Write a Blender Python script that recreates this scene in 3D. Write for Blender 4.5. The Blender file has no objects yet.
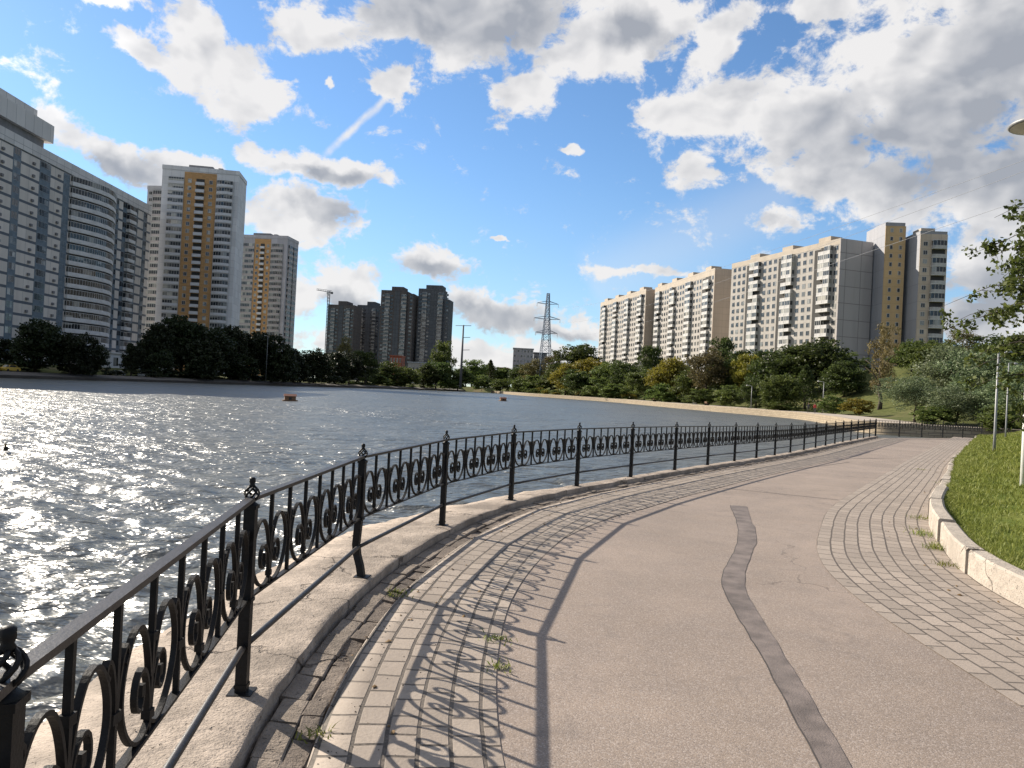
import bpy, math, random
import numpy as np
from mathutils import Vector, Matrix
random.seed(7); rng = np.random.default_rng(7)
R = math.radians
sc = bpy.context.scene
COL = sc.collection

# ------------------------------------------------------------------ camera
FPX, CX, CY = 760.0, 512.0, 384.0
ROLL, PITCH, CAMH = 0.050, 5.0/760.0, 1.6
_f = Vector((0, math.cos(PITCH), math.sin(PITCH)))
_r0 = Vector((1, 0, 0)); _u0 = _r0.cross(_f)
_r = _r0*math.cos(ROLL) + _u0*math.sin(ROLL)
_u = _u0*math.cos(ROLL) - _r0*math.sin(ROLL)
camd = bpy.data.cameras.new('camera'); cam = bpy.data.objects.new('camera', camd); COL.objects.link(cam)
m = Matrix((( _r.x, _u.x, -_f.x, 0), (_r.y, _u.y, -_f.y, 0), (_r.z, _u.z, -_f.z, CAMH), (0, 0, 0, 1)))
cam.matrix_world = m
camd.sensor_width = 36; camd.lens = FPX/1024*36; camd.clip_start = 0.05; camd.clip_end = 6000
sc.camera = cam

# ------------------------------------------------------------------ light
SUN_AZ, SUN_EL = R(-53.5), R(29.6)          # azimuth from +Y towards +X
SUN = Vector((math.sin(SUN_AZ)*math.cos(SUN_EL), math.cos(SUN_AZ)*math.cos(SUN_EL), math.sin(SUN_EL)))
sl = bpy.data.lights.new('sun', 'SUN'); sl.energy = 5.0; sl.angle = R(0.42); sl.color = (1.0, 0.90, 0.76)
so = bpy.data.objects.new('sun', sl); COL.objects.link(so)
so.rotation_euler = (-SUN).to_track_quat('-Z', 'Y').to_euler()
sc.view_settings.view_transform = 'Standard'; sc.view_settings.look = 'None'
sc.view_settings.gamma = 1; sc.view_settings.use_curve_mapping = False
sc.view_settings.exposure = 0.84
try:
    sc.cycles.use_denoising = True; sc.cycles.max_bounces = 6; sc.cycles.transparent_max_bounces = 6
    sc.cycles.sample_clamp_indirect = 6; sc.cycles.sample_clamp_direct = 0
    sc.cycles.caustics_reflective = False; sc.cycles.caustics_refractive = False
except Exception: pass

def ray(px, py): return _f + _r*((px-CX)/FPX) + _u*((CY-py)/FPX)
def gnd(px, py, z=0.0):
    d = ray(px, py); t = (z-CAMH)/d.z; return Vector((d.x*t, d.y*t, z))
def at(px, py, Y):
    d = ray(px, py); t = Y/d.y; return Vector((d.x*t, Y, CAMH+d.z*t))
def azel(px, py):
    d = ray(px, py).normalized(); return math.atan2(d.x, d.y), math.asin(d.z)

# ------------------------------------------------------------------ node helpers
class NT:
    def __init__(s, nt): s.nt = nt; s.n = nt.nodes; s.l = nt.links
    def new(s, t, **kw):
        n = s.n.new(t)
        for k, v in kw.items(): setattr(n, k, v)
        return n
    def link(s, a, b): s.l.new(a, b)
    def _set(s, sock, v):
        if hasattr(v, 'is_output'): s.link(v, sock)
        elif v is not None: sock.default_value = v
    def math(s, op, a, b=None, c=None, clamp=False):
        n = s.new('ShaderNodeMath', operation=op); n.use_clamp = clamp
        s._set(n.inputs[0], a); s._set(n.inputs[1], b)
        if c is not None: s._set(n.inputs[2], c)
        return n.outputs[0]
    def vmath(s, op, a, b=None):
        n = s.new('ShaderNodeVectorMath', operation=op); s._set(n.inputs[0], a); s._set(n.inputs[1], b)
        return n.outputs['Value'] if op in ('LENGTH', 'DOT_PRODUCT', 'DISTANCE') else n.outputs[0]
    def noise(s, vec, scale, detail=4, rough=0.5, dist=0.0, out=0):
        n = s.new('ShaderNodeTexNoise'); s._set(n.inputs['Vector'], vec)
        n.inputs['Scale'].default_value = scale; n.inputs['Detail'].default_value = detail
        n.inputs['Roughness'].default_value = rough; n.inputs['Distortion'].default_value = dist
        return n.outputs[out]
    def sstep(s, v, lo, hi, a=0.0, b=1.0):
        n = s.new('ShaderNodeMapRange', interpolation_type='SMOOTHSTEP')
        s._set(n.inputs[0], v); s._set(n.inputs[1], lo); s._set(n.inputs[2], hi); s._set(n.inputs[3], a); s._set(n.inputs[4], b)
        return n.outputs[0]
    def mix(s, f, a, b, mode='MIX'):
        n = s.new('ShaderNodeMix', data_type='RGBA', blend_type=mode)
        s._set(n.inputs[0], f)
        for i, v in ((6, a), (7, b)):
            if isinstance(v, (tuple, list)) and len(v) == 3: v = (*v, 1)
            s._set(n.inputs[i], v)
        return n.outputs[2]
    def ramp(s, f, stops):
        n = s.new('ShaderNodeValToRGB'); s._set(n.inputs[0], f); e = n.color_ramp.elements
        while len(e) < len(stops): e.new(0.5)
        for i, (p, c) in enumerate(stops): e[i].position = p; e[i].color = (*c, 1)
        return n.outputs[0]

MATS = {}
def newmat(name):
    mt = bpy.data.materials.new(name); mt.use_nodes = True; MATS[name] = mt
    t = NT(mt.node_tree); b = t.n['Principled BSDF']; return mt, t, b
def plain(name, c, rough=0.6, metal=0.0, var=0.25, scale=6.0, bump=0.0, bscale=40, spec=0.5):
    mt, t, b = newmat(name)
    co = t.new('ShaderNodeTexCoord').outputs['Object']
    n = t.noise(co, scale, 5, 0.6)
    k = t.sstep(n, 0.25, 0.75)
    lo = tuple(x*(1-var) for x in c); hi = tuple(min(1, x*(1+var*0.7)) for x in c)
    t.link(t.mix(k, lo, hi), b.inputs['Base Color'])
    b.inputs['Roughness'].default_value = rough; b.inputs['Metallic'].default_value = metal
    b.inputs['Specular IOR Level'].default_value = spec
    if bump:
        bn = t.new('ShaderNodeBump'); bn.inputs['Strength'].default_value = bump; bn.inputs['Distance'].default_value = 0.01
        t.link(t.noise(co, bscale, 4, 0.6), bn.inputs['Height']); t.link(bn.outputs[0], b.inputs['Normal'])
    return mt

# ------------------------------------------------------------------ world
w = bpy.data.worlds.new('World'); sc.world = w; w.use_nodes = True
T = NT(w.node_tree); bg = T.n['Background']
SKYK = 0.085
sky = T.new('ShaderNodeTexSky', sky_type='NISHITA'); sky.sun_disc = False
sky.sun_elevation = SUN_EL; sky.sun_rotation = SUN_AZ
sky.air_density = 1.0; sky.dust_density = 0.15; sky.ozone_density = 3.0; sky.altitude = 100
geo = T.new('ShaderNodeTexCoord').outputs['Generated']
sx = T.new('ShaderNodeSeparateXYZ'); T.link(geo, sx.inputs[0])
az = T.math('ARCTAN2', sx.outputs[0], sx.outputs[1]); el = T.math('ARCSINE', sx.outputs[2])
cb = T.new('ShaderNodeCombineXYZ'); T.link(az, cb.inputs[0]); T.link(el, cb.inputs[1]); P = cb.outputs[0]
# noise coordinates are flattened as clouds seen from below
def warp(p, sc_, amp):
    n = T.new('ShaderNodeTexNoise'); T.link(p, n.inputs['Vector']); n.inputs['Scale'].default_value = sc_; n.inputs['Detail'].default_value = 5
    n.inputs['Roughness'].default_value = 0.6
    d = T.vmath('SUBTRACT', n.outputs['Color'], (0.5, 0.5, 0.5)); d = T.vmath('MULTIPLY', d, (amp, amp*0.7, 0))
    return T.vmath('ADD', p, d)
PW = warp(warp(P, 7, 0.10), 26, 0.035)
def ell(px, py, rx, ry, ang=0.0, p=None):
    a, e = azel(px, py)
    mp = T.new('ShaderNodeMapping', vector_type='TEXTURE')
    mp.inputs['Location'].default_value = (a, e, 0); mp.inputs['Rotation'].default_value = (0, 0, -ROLL - R(ang)); mp.inputs['Scale'].default_value = (rx/FPX, ry/FPX, 1)
    T.link(p or PW, mp.inputs['Vector'])
    return T.math('SUBTRACT', 1.0, T.vmath('LENGTH', mp.outputs[0]))
def union(lst, p=None):
    cur = None
    for e_ in lst:
        v = ell(*e_, p=p)
        cur = v if cur is None else T.math('SMOOTH_MAX', cur, v, 0.15)
    return cur
CLOUDS = [(455, 8, 190, 62), (640, 10, 105, 52), (722, 40, 30, 42, 60), (520, 92, 52, 32), (600, 45, 70, 45), (400, 82, 30, 20), (310, 20, 70, 30),
          (222, 62, 80, 46, 25), (262, 88, 40, 25), (140, 48, 42, 14, 10), (105, -2, 46, 10), (330, 82, 10, 8),
          (960, 70, 200, 120, -15), (1030, 190, 190, 62), (790, 120, 150, 50, 8), (690, 112, 74, 30), (860, 180, 110, 46, 18),
          (688, 172, 44, 22, -15), (785, 222, 34, 17, 8), (572, 145, 20, 9), (812, 4, 70, 16),
          (330, 168, 88, 20, -2), (268, 158, 36, 17), (312, 218, 64, 34), (268, 225, 34, 24),
          (110, 152, 80, 22, 12), (190, 168, 50, 18), (430, 266, 56, 20), (345, 284, 60, 34), (285, 300, 50, 30),
          (500, 312, 86, 26), (562, 326, 62, 15), (645, 276, 62, 9), (440, 352, 190, 22), (1000, 280, 70, 44), (990, 320, 70, 26),
          (500, 240, 9, 5), (590, 352, 120, 18), (90, 330, 150, 30)]
GREY = [(450, 10, 120, 46), (520, 20, 80, 36), (900, 165, 170, 52, 14), (1010, 120, 130, 130), (332, 214, 38, 22), (425, 272, 50, 14), (490, 316, 80, 22), (565, 332, 50, 10), (470, 322, 60, 16), (345, 300, 30, 18),
        (120, 172, 80, 22), (985, 300, 70, 50), (780, 225, 22, 10), (640, 25, 60, 26), (330, 176, 60, 9)]
F = union(CLOUDS); G = union(GREY)
# dense clouds added out of view as fill light, grey away from sun
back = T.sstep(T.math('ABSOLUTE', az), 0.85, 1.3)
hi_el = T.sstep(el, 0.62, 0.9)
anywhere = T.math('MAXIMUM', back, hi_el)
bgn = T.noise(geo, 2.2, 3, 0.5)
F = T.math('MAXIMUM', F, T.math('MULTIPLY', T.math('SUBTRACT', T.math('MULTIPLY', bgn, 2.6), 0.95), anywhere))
stretch = T.vmath('MULTIPLY', P, (1.0, 1.35, 1.0))
n1 = T.noise(stretch, 15, 10, 0.66, 0.25)
nr = T.noise(stretch, 11, 3, 0.5, 0.3); nrs = T.noise(T.vmath('ADD', stretch, (-0.016, 0.020, 0)), 11, 3, 0.5, 0.3)
n2 = T.noise(stretch, 6, 5, 0.55)
Fc = T.math('MINIMUM', T.math('MULTIPLY', F, 1.2), 0.95)
dens = T.math('ADD', T.math('SUBTRACT', Fc, 0.10), T.math('MULTIPLY', T.math('SUBTRACT', n1, 0.5), 2.7))
alpha = T.sstep(dens, 0.06, 0.46)
relief = T.math('MULTIPLY', T.math('SUBTRACT', nr, nrs), 2.2)
core = T.sstep(T.math('ADD', G, T.math('MULTIPLY', T.math('SUBTRACT', n2, 0.5), 1.1)), -0.1, 0.75)
thick = T.sstep(dens, 0.35, 1.0)
shade = T.math('ADD', T.math('MULTIPLY', core, 0.78), T.math('MULTIPLY', thick, 0.13))
shade = T.math('SUBTRACT', shade, relief, clamp=True)
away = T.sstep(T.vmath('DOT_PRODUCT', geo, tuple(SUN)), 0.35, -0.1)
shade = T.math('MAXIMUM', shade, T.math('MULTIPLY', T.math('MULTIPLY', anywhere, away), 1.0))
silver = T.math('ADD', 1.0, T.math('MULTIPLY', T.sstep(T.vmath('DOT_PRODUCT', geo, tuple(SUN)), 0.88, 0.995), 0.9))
WHITE = (5.85, 5.75, 5.7); GREYC = (2.55, 2.70, 3.02)
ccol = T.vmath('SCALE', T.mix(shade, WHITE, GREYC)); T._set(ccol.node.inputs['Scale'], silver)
# thin streak (contrail) and veil
def line_mask(p0, p1, hw, soft):
    a0, e0 = azel(*p0); a1, e1 = azel(*p1)
    L = math.hypot(a1-a0, e1-e0); ang = math.atan2(e1-e0, a1-a0)
    mp = T.new('ShaderNodeMapping', vector_type='TEXTURE'); mp.inputs['Location'].default_value = ((a0+a1)/2, (e0+e1)/2, 0)
    mp.inputs['Rotation'].default_value = (0, 0, ang); T.link(warp(P, 30, 0.012), mp.inputs['Vector'])
    s_ = T.new('ShaderNodeSeparateXYZ'); T.link(mp.outputs[0], s_.inputs[0])
    ax = T.sstep(T.math('ABSOLUTE', s_.outputs[0]), L/2+0.01, L/2-0.01); ay = T.sstep(T.math('ABSOLUTE', s_.outputs[1]), hw+soft, max(0, hw-soft))
    return T.math('MULTIPLY', ax, ay)
trail = T.math('MULTIPLY', line_mask((325, 155), (392, 92), 0.003, 0.004), T.sstep(n1, 0.25, 0.6, 0.25, 0.9))
veil = T.math('MULTIPLY', line_mask((590, 285), (790, 190), 0.006, 0.06), 0.20)
NORM = (1.0, 1.0, 1.0)
skyc = T.mix(1.0, sky.outputs[0], (0.80, 0.95, 1.06), 'MULTIPLY')
low = T.sstep(el, 0.32, -0.01)
skyc = T.mix(T.math('MULTIPLY', low, 0.35), skyc, (3.0, 3.9, 5.0))
c1 = T.mix(veil, skyc, WHITE); c1 = T.mix(trail, c1, WHITE)
a2 = T.math('MULTIPLY', alpha, 0.97)
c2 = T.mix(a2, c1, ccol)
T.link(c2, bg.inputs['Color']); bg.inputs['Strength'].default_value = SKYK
try: w.cycles.sampling_method = 'MANUAL'; w.cycles.sample_map_resolution = 512
except Exception: pass

# ------------------------------------------------------------------ materials
def brick_mat(name, c1, c2, mortar, bw, rh, ms=0.008, rough=0.75, dirt=0.35, bump=0.35):
    mt, t, b = newmat(name)
    uv = t.new('ShaderNodeTexCoord').outputs['UV']
    n0 = t.new('ShaderNodeTexNoise'); t.link(uv, n0.inputs['Vector']); n0.inputs['Scale'].default_value = 1.6; n0.inputs['Detail'].default_value = 3
    wob = t.vmath('ADD', uv, t.vmath('MULTIPLY', t.vmath('SUBTRACT', n0.outputs['Color'], (.5, .5, .5)), (0.07, 0.032, 0)))
    br = t.new('ShaderNodeTexBrick'); t.link(wob, br.inputs['Vector'])
    br.inputs['Color1'].default_value = (*c1, 1); br.inputs['Color2'].default_value = (*c2, 1); br.inputs['Mortar'].default_value = (*mortar, 1)
    br.inputs['Scale'].default_value = 1; br.inputs['Mortar Size'].default_value = ms; br.inputs['Mortar Smooth'].default_value = 0.35
    br.inputs['Brick Width'].default_value = bw; br.inputs['Row Height'].default_value = rh; br.offset = 0.5
    co = t.new('ShaderNodeTexCoord').outputs['Object']
    big = t.sstep(t.noise(co, 0.9, 6, 0.65), 0.35, 0.7); fine = t.noise(co, 55, 3, 0.6)
    c = t.mix(t.math('MULTIPLY', big, dirt), br.outputs['Color'], tuple(x*0.55 for x in c1), 'MIX')
    c = t.mix(t.sstep(fine, 0.35, 0.75, 0.0, 0.45), c, tuple(x*0.6 for x in c1))
    spots = t.sstep(t.noise(co, 9, 2, 0.5), 0.68, 0.74, 0, 0.5)
    c = t.mix(spots, c, (0.07, 0.06, 0.05))
    t.link(c, b.inputs['Base Color']); b.inputs['Roughness'].default_value = rough; b.inputs['Specular IOR Level'].default_value = 0.3
    h = t.math('ADD', t.math('MULTIPLY', br.outputs['Fac'], -1.0), t.math('MULTIPLY', fine, 0.35))
    bn = t.new('ShaderNodeBump'); bn.inputs['Strength'].default_value = bump; bn.inputs['Distance'].default_value = 0.012
    t.link(h, bn.inputs['Height']); t.link(bn.outputs[0], b.inputs['Normal'])
    return mt

def asphalt_mat():
    mt, t, b = newmat('asphalt')
    co = t.new('ShaderNodeTexCoord').outputs['Object']
    big = t.noise(co, 0.35, 6, 0.62); mid = t.noise(co, 2.3, 5, 0.65)
    vo = t.new('ShaderNodeTexVoronoi'); t.link(co, vo.inputs['Vector']); vo.inputs['Scale'].default_value = 130
    vs = t.new('ShaderNodeSeparateColor'); t.link(vo.outputs['Color'], vs.inputs[0])
    c = t.mix(t.sstep(big, 0.3, 0.7), (0.205, 0.163, 0.132), (0.290, 0.230, 0.187))
    c = t.mix(t.sstep(mid, 0.3, 0.72, 0, 0.5), c, (0.180, 0.148, 0.128))
    c = t.mix(t.math('MULTIPLY', t.sstep(vs.outputs[0], 0.55, 1.0), 0.45), c, (0.42, 0.37, 0.34))
    c = t.mix(t.math('MULTIPLY', t.sstep(vs.outputs[1], 0.7, 1.0), 0.55), c, (0.12, 0.10, 0.09))
    # stains and hair cracks
    st = t.sstep(t.noise(co, 1.1, 4, 0.7, 1.5), 0.56, 0.72, 0, 0.38); c = t.mix(st, c, (0.13, 0.11, 0.10))
    wp = t.vmath('ADD', co, t.vmath('MULTIPLY', t.noise(co, 1.5, 4, 0.6, out=1), (0.9, 0.9, 0)))
    cr = t.new('ShaderNodeTexVoronoi', feature='DISTANCE_TO_EDGE'); t.link(wp, cr.inputs['Vector']); cr.inputs['Scale'].default_value = 0.23
    ck = t.math('MULTIPLY', t.sstep(cr.outputs[0], 0.0035, 0.0008), t.sstep(t.noise(co, 0.5, 2), 0.5, 0.6))
    c = t.mix(t.math('MULTIPLY', ck, 0.5), c, (0.06, 0.05, 0.045))
    t.link(c, b.inputs['Base Color']); b.inputs['Roughness'].default_value = 0.8; b.inputs['Specular IOR Level'].default_value = 0.3
    bn = t.new('ShaderNodeBump'); bn.inputs['Strength'].default_value = 0.3; bn.inputs['Distance'].default_value = 0.004
    t.link(t.math('SUBTRACT', t.math('MULTIPLY', vo.outputs['Distance'], -1.2), t.math('MULTIPLY', ck, 1.5)), bn.inputs['Height']); t.link(bn.outputs[0], b.inputs['Normal'])
    return mt

def concrete_mat(name, c, crack=0.8, var=0.3, holes=0.5, sc1=1.3):
    mt, t, b = newmat(name)
    co = t.new('ShaderNodeTexCoord').outputs['Object']
    big = t.noise(co, sc1, 6, 0.65); mid = t.noise(co, 11, 5, 0.65); fine = t.noise(co, 70, 3, 0.6)
    col = t.mix(t.sstep(big, 0.3, 0.7), tuple(x*(1-var) for x in c), tuple(min(1, x*(1+var*0.6)) for x in c))
    col = t.mix(t.sstep(mid, 0.45, 0.72, 0, 0.6), col, tuple(x*0.62 for x in c))
    wp = t.vmath('ADD', co, t.vmath('MULTIPLY', t.noise(co, 3, 5, 0.6, out=1), (0.5, 0.5, 0.2)))
    cr = t.new('ShaderNodeTexVoronoi', feature='DISTANCE_TO_EDGE'); t.link(wp, cr.inputs['Vector']); cr.inputs['Scale'].default_value = 0.8
    ck = t.math('MULTIPLY', t.sstep(cr.outputs[0], 0.012, 0.002), t.sstep(t.noise(co, 1.7, 3), 0.42, 0.54))
    hl = t.math('MAXIMUM', t.sstep(t.noise(co, 24, 2, 0.5), 0.68, 0.74), t.sstep(t.noise(co, 60, 2, 0.5), 0.66, 0.72, 0, .7))
    col = t.mix(t.math('MULTIPLY', ck, crack), col, (0.10, 0.08, 0.065)); col = t.mix(t.math('MULTIPLY', hl, holes), col, (0.12, 0.10, 0.085))
    t.link(col, b.inputs['Base Color']); b.inputs['Roughness'].default_value = 0.85; b.inputs['Specular IOR Level'].default_value = 0.25
    h = t.math('ADD', t.math('MULTIPLY', mid, 0.7), t.math('MULTIPLY', fine, 0.3)); h = t.math('SUBTRACT', h, t.math('ADD', t.math('MULTIPLY', ck, 0.8), t.math('MULTIPLY', hl, 0.6)))
    bn = t.new('ShaderNodeBump'); bn.inputs['Strength'].default_value = 0.9; bn.inputs['Distance'].default_value = 0.028
    t.link(h, bn.inputs['Height']); t.link(bn.outputs[0], b.inputs['Normal'])
    return mt

W_G, W_A, W_C, W_D, W_R, W_I = 0.32, 0.36, 0.19, 0.06, 0.34, 2.0
def water_mat():
    mt, t, b = newmat('pond_water')
    co = t.new('ShaderNodeTexCoord').outputs['Object']
    st = t.vmath('MULTIPLY', co, (1.0, 1.0, 0))
    rot = t.new('ShaderNodeMapping'); t.link(st, rot.inputs['Vector']); rot.inputs['Rotation'].default_value = (0, 0, R(24)); rot.inputs['Scale'].default_value = (0.5, 1.0, 1)
    g = t.noise(rot.outputs[0], 0.55, 2, 0.5, 0.5); a = t.noise(rot.outputs[0], 1.5, 2, 0.5, 0.4); c = t.noise(rot.outputs[0], 4.2, 2, 0.5, 0.3); d = t.noise(rot.outputs[0], 12, 2, 0.5)
    h = t.math('ADD', t.math('ADD', t.math('MULTIPLY', g, W_G), t.math('MULTIPLY', a, W_A)), t.math('ADD', t.math('MULTIPLY', c, W_C), t.math('MULTIPLY', d, W_D)))
    gust = t.sstep(t.noise(rot.outputs[0], 0.05, 4, 0.65, 0.8), 0.35, 0.68, 0.7, 1.2)
    h = t.math('MULTIPLY', h, gust)
    bn = t.new('ShaderNodeBump'); bn.inputs['Strength'].default_value = 1.0; bn.inputs['Distance'].default_value = 1.0
    t.link(h, bn.inputs['Height']); t.link(bn.outputs[0], b.inputs['Normal'])
    t.link(t.mix(t.sstep(t.noise(co, 0.12, 3), 0.35, 0.65), (0.045, 0.050, 0.040), (0.065, 0.066, 0.050)), b.inputs['Base Color'])
    b.inputs['Roughness'].default_value = W_R; b.inputs['IOR'].default_value = W_I; b.inputs['Specular IOR Level'].default_value = 0.5
    return mt

def terrain_mat(name, greens, dirt):
    mt, t, b = newmat(name)
    co = t.new('ShaderNodeTexCoord').outputs['Object']
    n = t.noise(co, 0.06, 6, 0.65); n2 = t.noise(co, 0.9, 5, 0.7)
    c = t.mix(t.sstep(n2, 0.3, 0.7), greens[0], greens[1]); c = t.mix(t.sstep(n, 0.52, 0.68, 0, 0.8), c, dirt)
    t.link(c, b.inputs['Base Color']); b.inputs['Roughness'].default_value = 0.95; b.inputs['Specular IOR Level'].default_value = 0.1
    return mt

def leaf_mat(name, dark, light, trans=0.30, spec=0.25):
    mt, t, b = newmat(name)
    at_ = t.new('ShaderNodeAttribute'); at_.attribute_name = 'var'
    oi = t.new('ShaderNodeObjectInfo')
    c = t.mix(at_.outputs['Fac'], dark, light)
    hs = t.new('ShaderNodeHueSaturation'); t.link(c, hs.inputs['Color'])
    t._set(hs.inputs['Value'], t.math('ADD', 0.75, t.math('MULTIPLY', oi.outputs['Random'], 0.5)))
    t._set(hs.inputs['Hue'], t.math('ADD', 0.485, t.math('MULTIPLY', oi.outputs['Random'], 0.03)))
    t.link(hs.outputs[0], b.inputs['Base Color']); b.inputs['Roughness'].default_value = 0.55; b.inputs['Specular IOR Level'].default_value = spec
    tr = t.new('ShaderNodeBsdfTranslucent'); t.link(hs.outputs[0], tr.inputs['Color'])
    mx = t.new('ShaderNodeMixShader'); mx.inputs[0].default_value = trans
    out = t.n['Material Output']; t.link(b.outputs[0], mx.inputs[1]); t.link(tr.outputs[0], mx.inputs[2]); t.link(mx.outputs[0], out.inputs['Surface'])
    return mt

def wall_mat(name, c, joint, pw, ph, var=0.12, js=0.06, band=None, bandh=0.5, bandoff=0.0, fh=3.0):
    """rendered / panelled facade: joints every pw x ph metres in the building's own frame"""
    mt, t, b = newmat(name)
    co = t.new('ShaderNodeTexCoord').outputs['Object']
    s = t.new('ShaderNodeSeparateXYZ'); t.link(co, s.inputs[0])
    xy = t.math('ADD', s.outputs[0], s.outputs[1])
    cmb = t.new('ShaderNodeCombineXYZ'); t.link(xy, cmb.inputs[0]); t.link(s.outputs[2], cmb.inputs[1])
    br = t.new('ShaderNodeTexBrick'); br.offset = 0.0; t.link(cmb.outputs[0], br.inputs['Vector'])
    br.inputs['Scale'].default_value = 1; br.inputs['Brick Width'].default_value = pw; br.inputs['Row Height'].default_value = ph; br.inputs['Mortar Size'].default_value = js
    br.inputs['Color1'].default_value = (*[x*(1-var) for x in c], 1); br.inputs['Color2'].default_value = (*[x*(1+var*0.5) for x in c], 1); br.inputs['Mortar'].default_value = (*joint, 1)
    col = br.outputs['Color']
    stain = t.vmath('MULTIPLY', co, (1, 1, 0.12)); sn = t.sstep(t.noise(stain, 0.35, 6, 0.65), 0.4, 0.75, 0, 0.35)
    col = t.mix(sn, col, tuple(x*0.6 for x in c))
    if band:
        md = t.math('MODULO', t.math('ADD', s.outputs[2], bandoff+60*fh), fh)
        col = t.mix(t.math('LESS_THAN', md, bandh), col, band)
    t.link(col, b.inputs['Base Color']); b.inputs['Roughness'].default_value = 0.85; b.inputs['Specular IOR Level'].default_value = 0.2
    return mt

def glass_mat(name, dark=(0.02, 0.025, 0.03), light=(0.30, 0.30, 0.28), frac=0.72):
    mt, t, b = newmat(name)
    g = t.new('ShaderNodeNewGeometry').outputs['Position']
    sn = t.vmath('FLOOR', t.vmath('DIVIDE', g, (1.9, 1.9, 2.9)))
    wn = t.new('ShaderNodeTexWhiteNoise'); t.link(sn, wn.inputs['Vector'])
    t.link(t.mix(t.sstep(wn.outputs['Value'], frac, 1.0), dark, light), b.inputs['Base Color'])
    b.inputs['Roughness'].default_value = 0.08; b.inputs['Specular IOR Level'].default_value = 0.6
    return mt

M = {}
M['asphalt'] = asphalt_mat()
M['patch'] = plain('asphalt_patch', (0.150, 0.122, 0.108), 0.72, var=0.42, scale=5, bump=0.5, bscale=90)
M['seam'] = plain('bitumen_seam', (0.05, 0.043, 0.04), 0.8, var=0.4, scale=8)
M['paver'] = brick_mat('paver_left', (0.350, 0.295, 0.246), (0.235, 0.196, 0.164), (0.050, 0.041, 0.034), 0.225, 0.152, 0.012, dirt=0.45, bump=0.7)
M['paver_r'] = brick_mat('paver_right', (0.355, 0.298, 0.250), (0.262, 0.220, 0.185), (0.068, 0.056, 0.047), 0.25, 0.156, 0.011, dirt=0.3, bump=0.6)
M['edge'] = brick_mat('edge_stone', (0.25, 0.215, 0.19), (0.19, 0.165, 0.145), (0.06, 0.05, 0.045), 0.46, 0.17, 0.012, dirt=0.5)
M['gutter'] = brick_mat('gutter_stone', (0.19, 0.16, 0.14), (0.15, 0.13, 0.115), (0.05, 0.045, 0.04), 0.30, 0.13, 0.014, dirt=0.6)
M['apron'] = concrete_mat('apron_concrete', (0.345, 0.287, 0.236), var=.42, sc1=1.9)
M['kerb'] = concrete_mat('kerb_concrete', (0.41, 0.36, 0.305), crack=0.5, var=0.22, holes=0.4)
M['water'] = water_mat()
M['terrain'] = terrain_mat('bank_grass', ((0.050, 0.062, 0.018), (0.105, 0.110, 0.038)), (0.16, 0.125, 0.075))
M['lawn'] = terrain_mat('lawn', ((0.070, 0.098, 0.018), (0.130, 0.145, 0.036)), (0.19, 0.145, 0.070))
M['iron'] = plain('black_iron', (0.008, 0.008, 0.009), 0.5, var=0.5, scale=30, bump=0.15, bscale=120, spec=0.22)
M['railtop'] = plain('worn_iron', (0.022, 0.019, 0.019), 0.42, var=0.5, scale=22, bump=0.15, bscale=120)
M['stonewall'] = None
M['bark'] = plain('bark', (0.075, 0.058, 0.045), 0.9, var=0.4, scale=5, bump=0.8, bscale=12)
M['steel'] = plain('galvanised', (0.26, 0.265, 0.27), 0.5, metal=0.2, var=0.15)
M['white'] = plain('white_paint', (0.74, 0.74, 0.72), 0.5, var=0.1)
M['lampglass'] = plain('lamp_glass', (0.55, 0.53, 0.48), 0.3, var=0.05)
M['glass'] = glass_mat('window_glass')
M['glass2'] = glass_mat('window_glass_pale', (0.05, 0.055, 0.06), (0.5, 0.48, 0.42), 0.5)
M['frame'] = plain('window_frame', (0.55, 0.54, 0.52), 0.6, var=0.1)
M['blueframe'] = plain('blue_panel', (0.13, 0.175, 0.215), 0.6, var=0.25, scale=0.6)
M['darkrec'] = plain('loggia_shade', (0.05, 0.048, 0.045), 0.9, var=0.3)  # dark colour stands in for the shade inside open loggias
M['wood'] = plain('weathered_wood', (0.20, 0.11, 0.06), 0.8, var=0.4, scale=8)
M['leafA'] = leaf_mat('leaf_dark', (0.027, 0.046, 0.014), (0.095, 0.124, 0.032), trans=0.42)
M['leafB'] = leaf_mat('leaf_green', (0.047, 0.073, 0.017), (0.150, 0.189, 0.047), trans=0.42)
M['leafC'] = leaf_mat('leaf_yellowing', (0.098, 0.101, 0.016), (0.299, 0.259, 0.040), trans=0.42)
M['leafD'] = leaf_mat('leaf_brown', (0.070, 0.064, 0.026), (0.160, 0.138, 0.055), trans=0.42)
M['leafE'] = leaf_mat('leaf_silver', (0.045, 0.077, 0.030), (0.237, 0.281, 0.144), spec=0.5, trans=0.42)
M['leafF'] = leaf_mat('leaf_backlit', (0.010, 0.016, 0.006), (0.034, 0.045, 0.016), trans=0.2)  # darkness of foliage against the sun is put into the colour
M['leafG'] = leaf_mat('leaf_larch', (0.085, 0.062, 0.026), (0.190, 0.140, 0.060))
M['grass'] = leaf_mat('grass_blade', (0.080, 0.125, 0.012), (0.275, 0.275, 0.070), trans=0.35)

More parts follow.
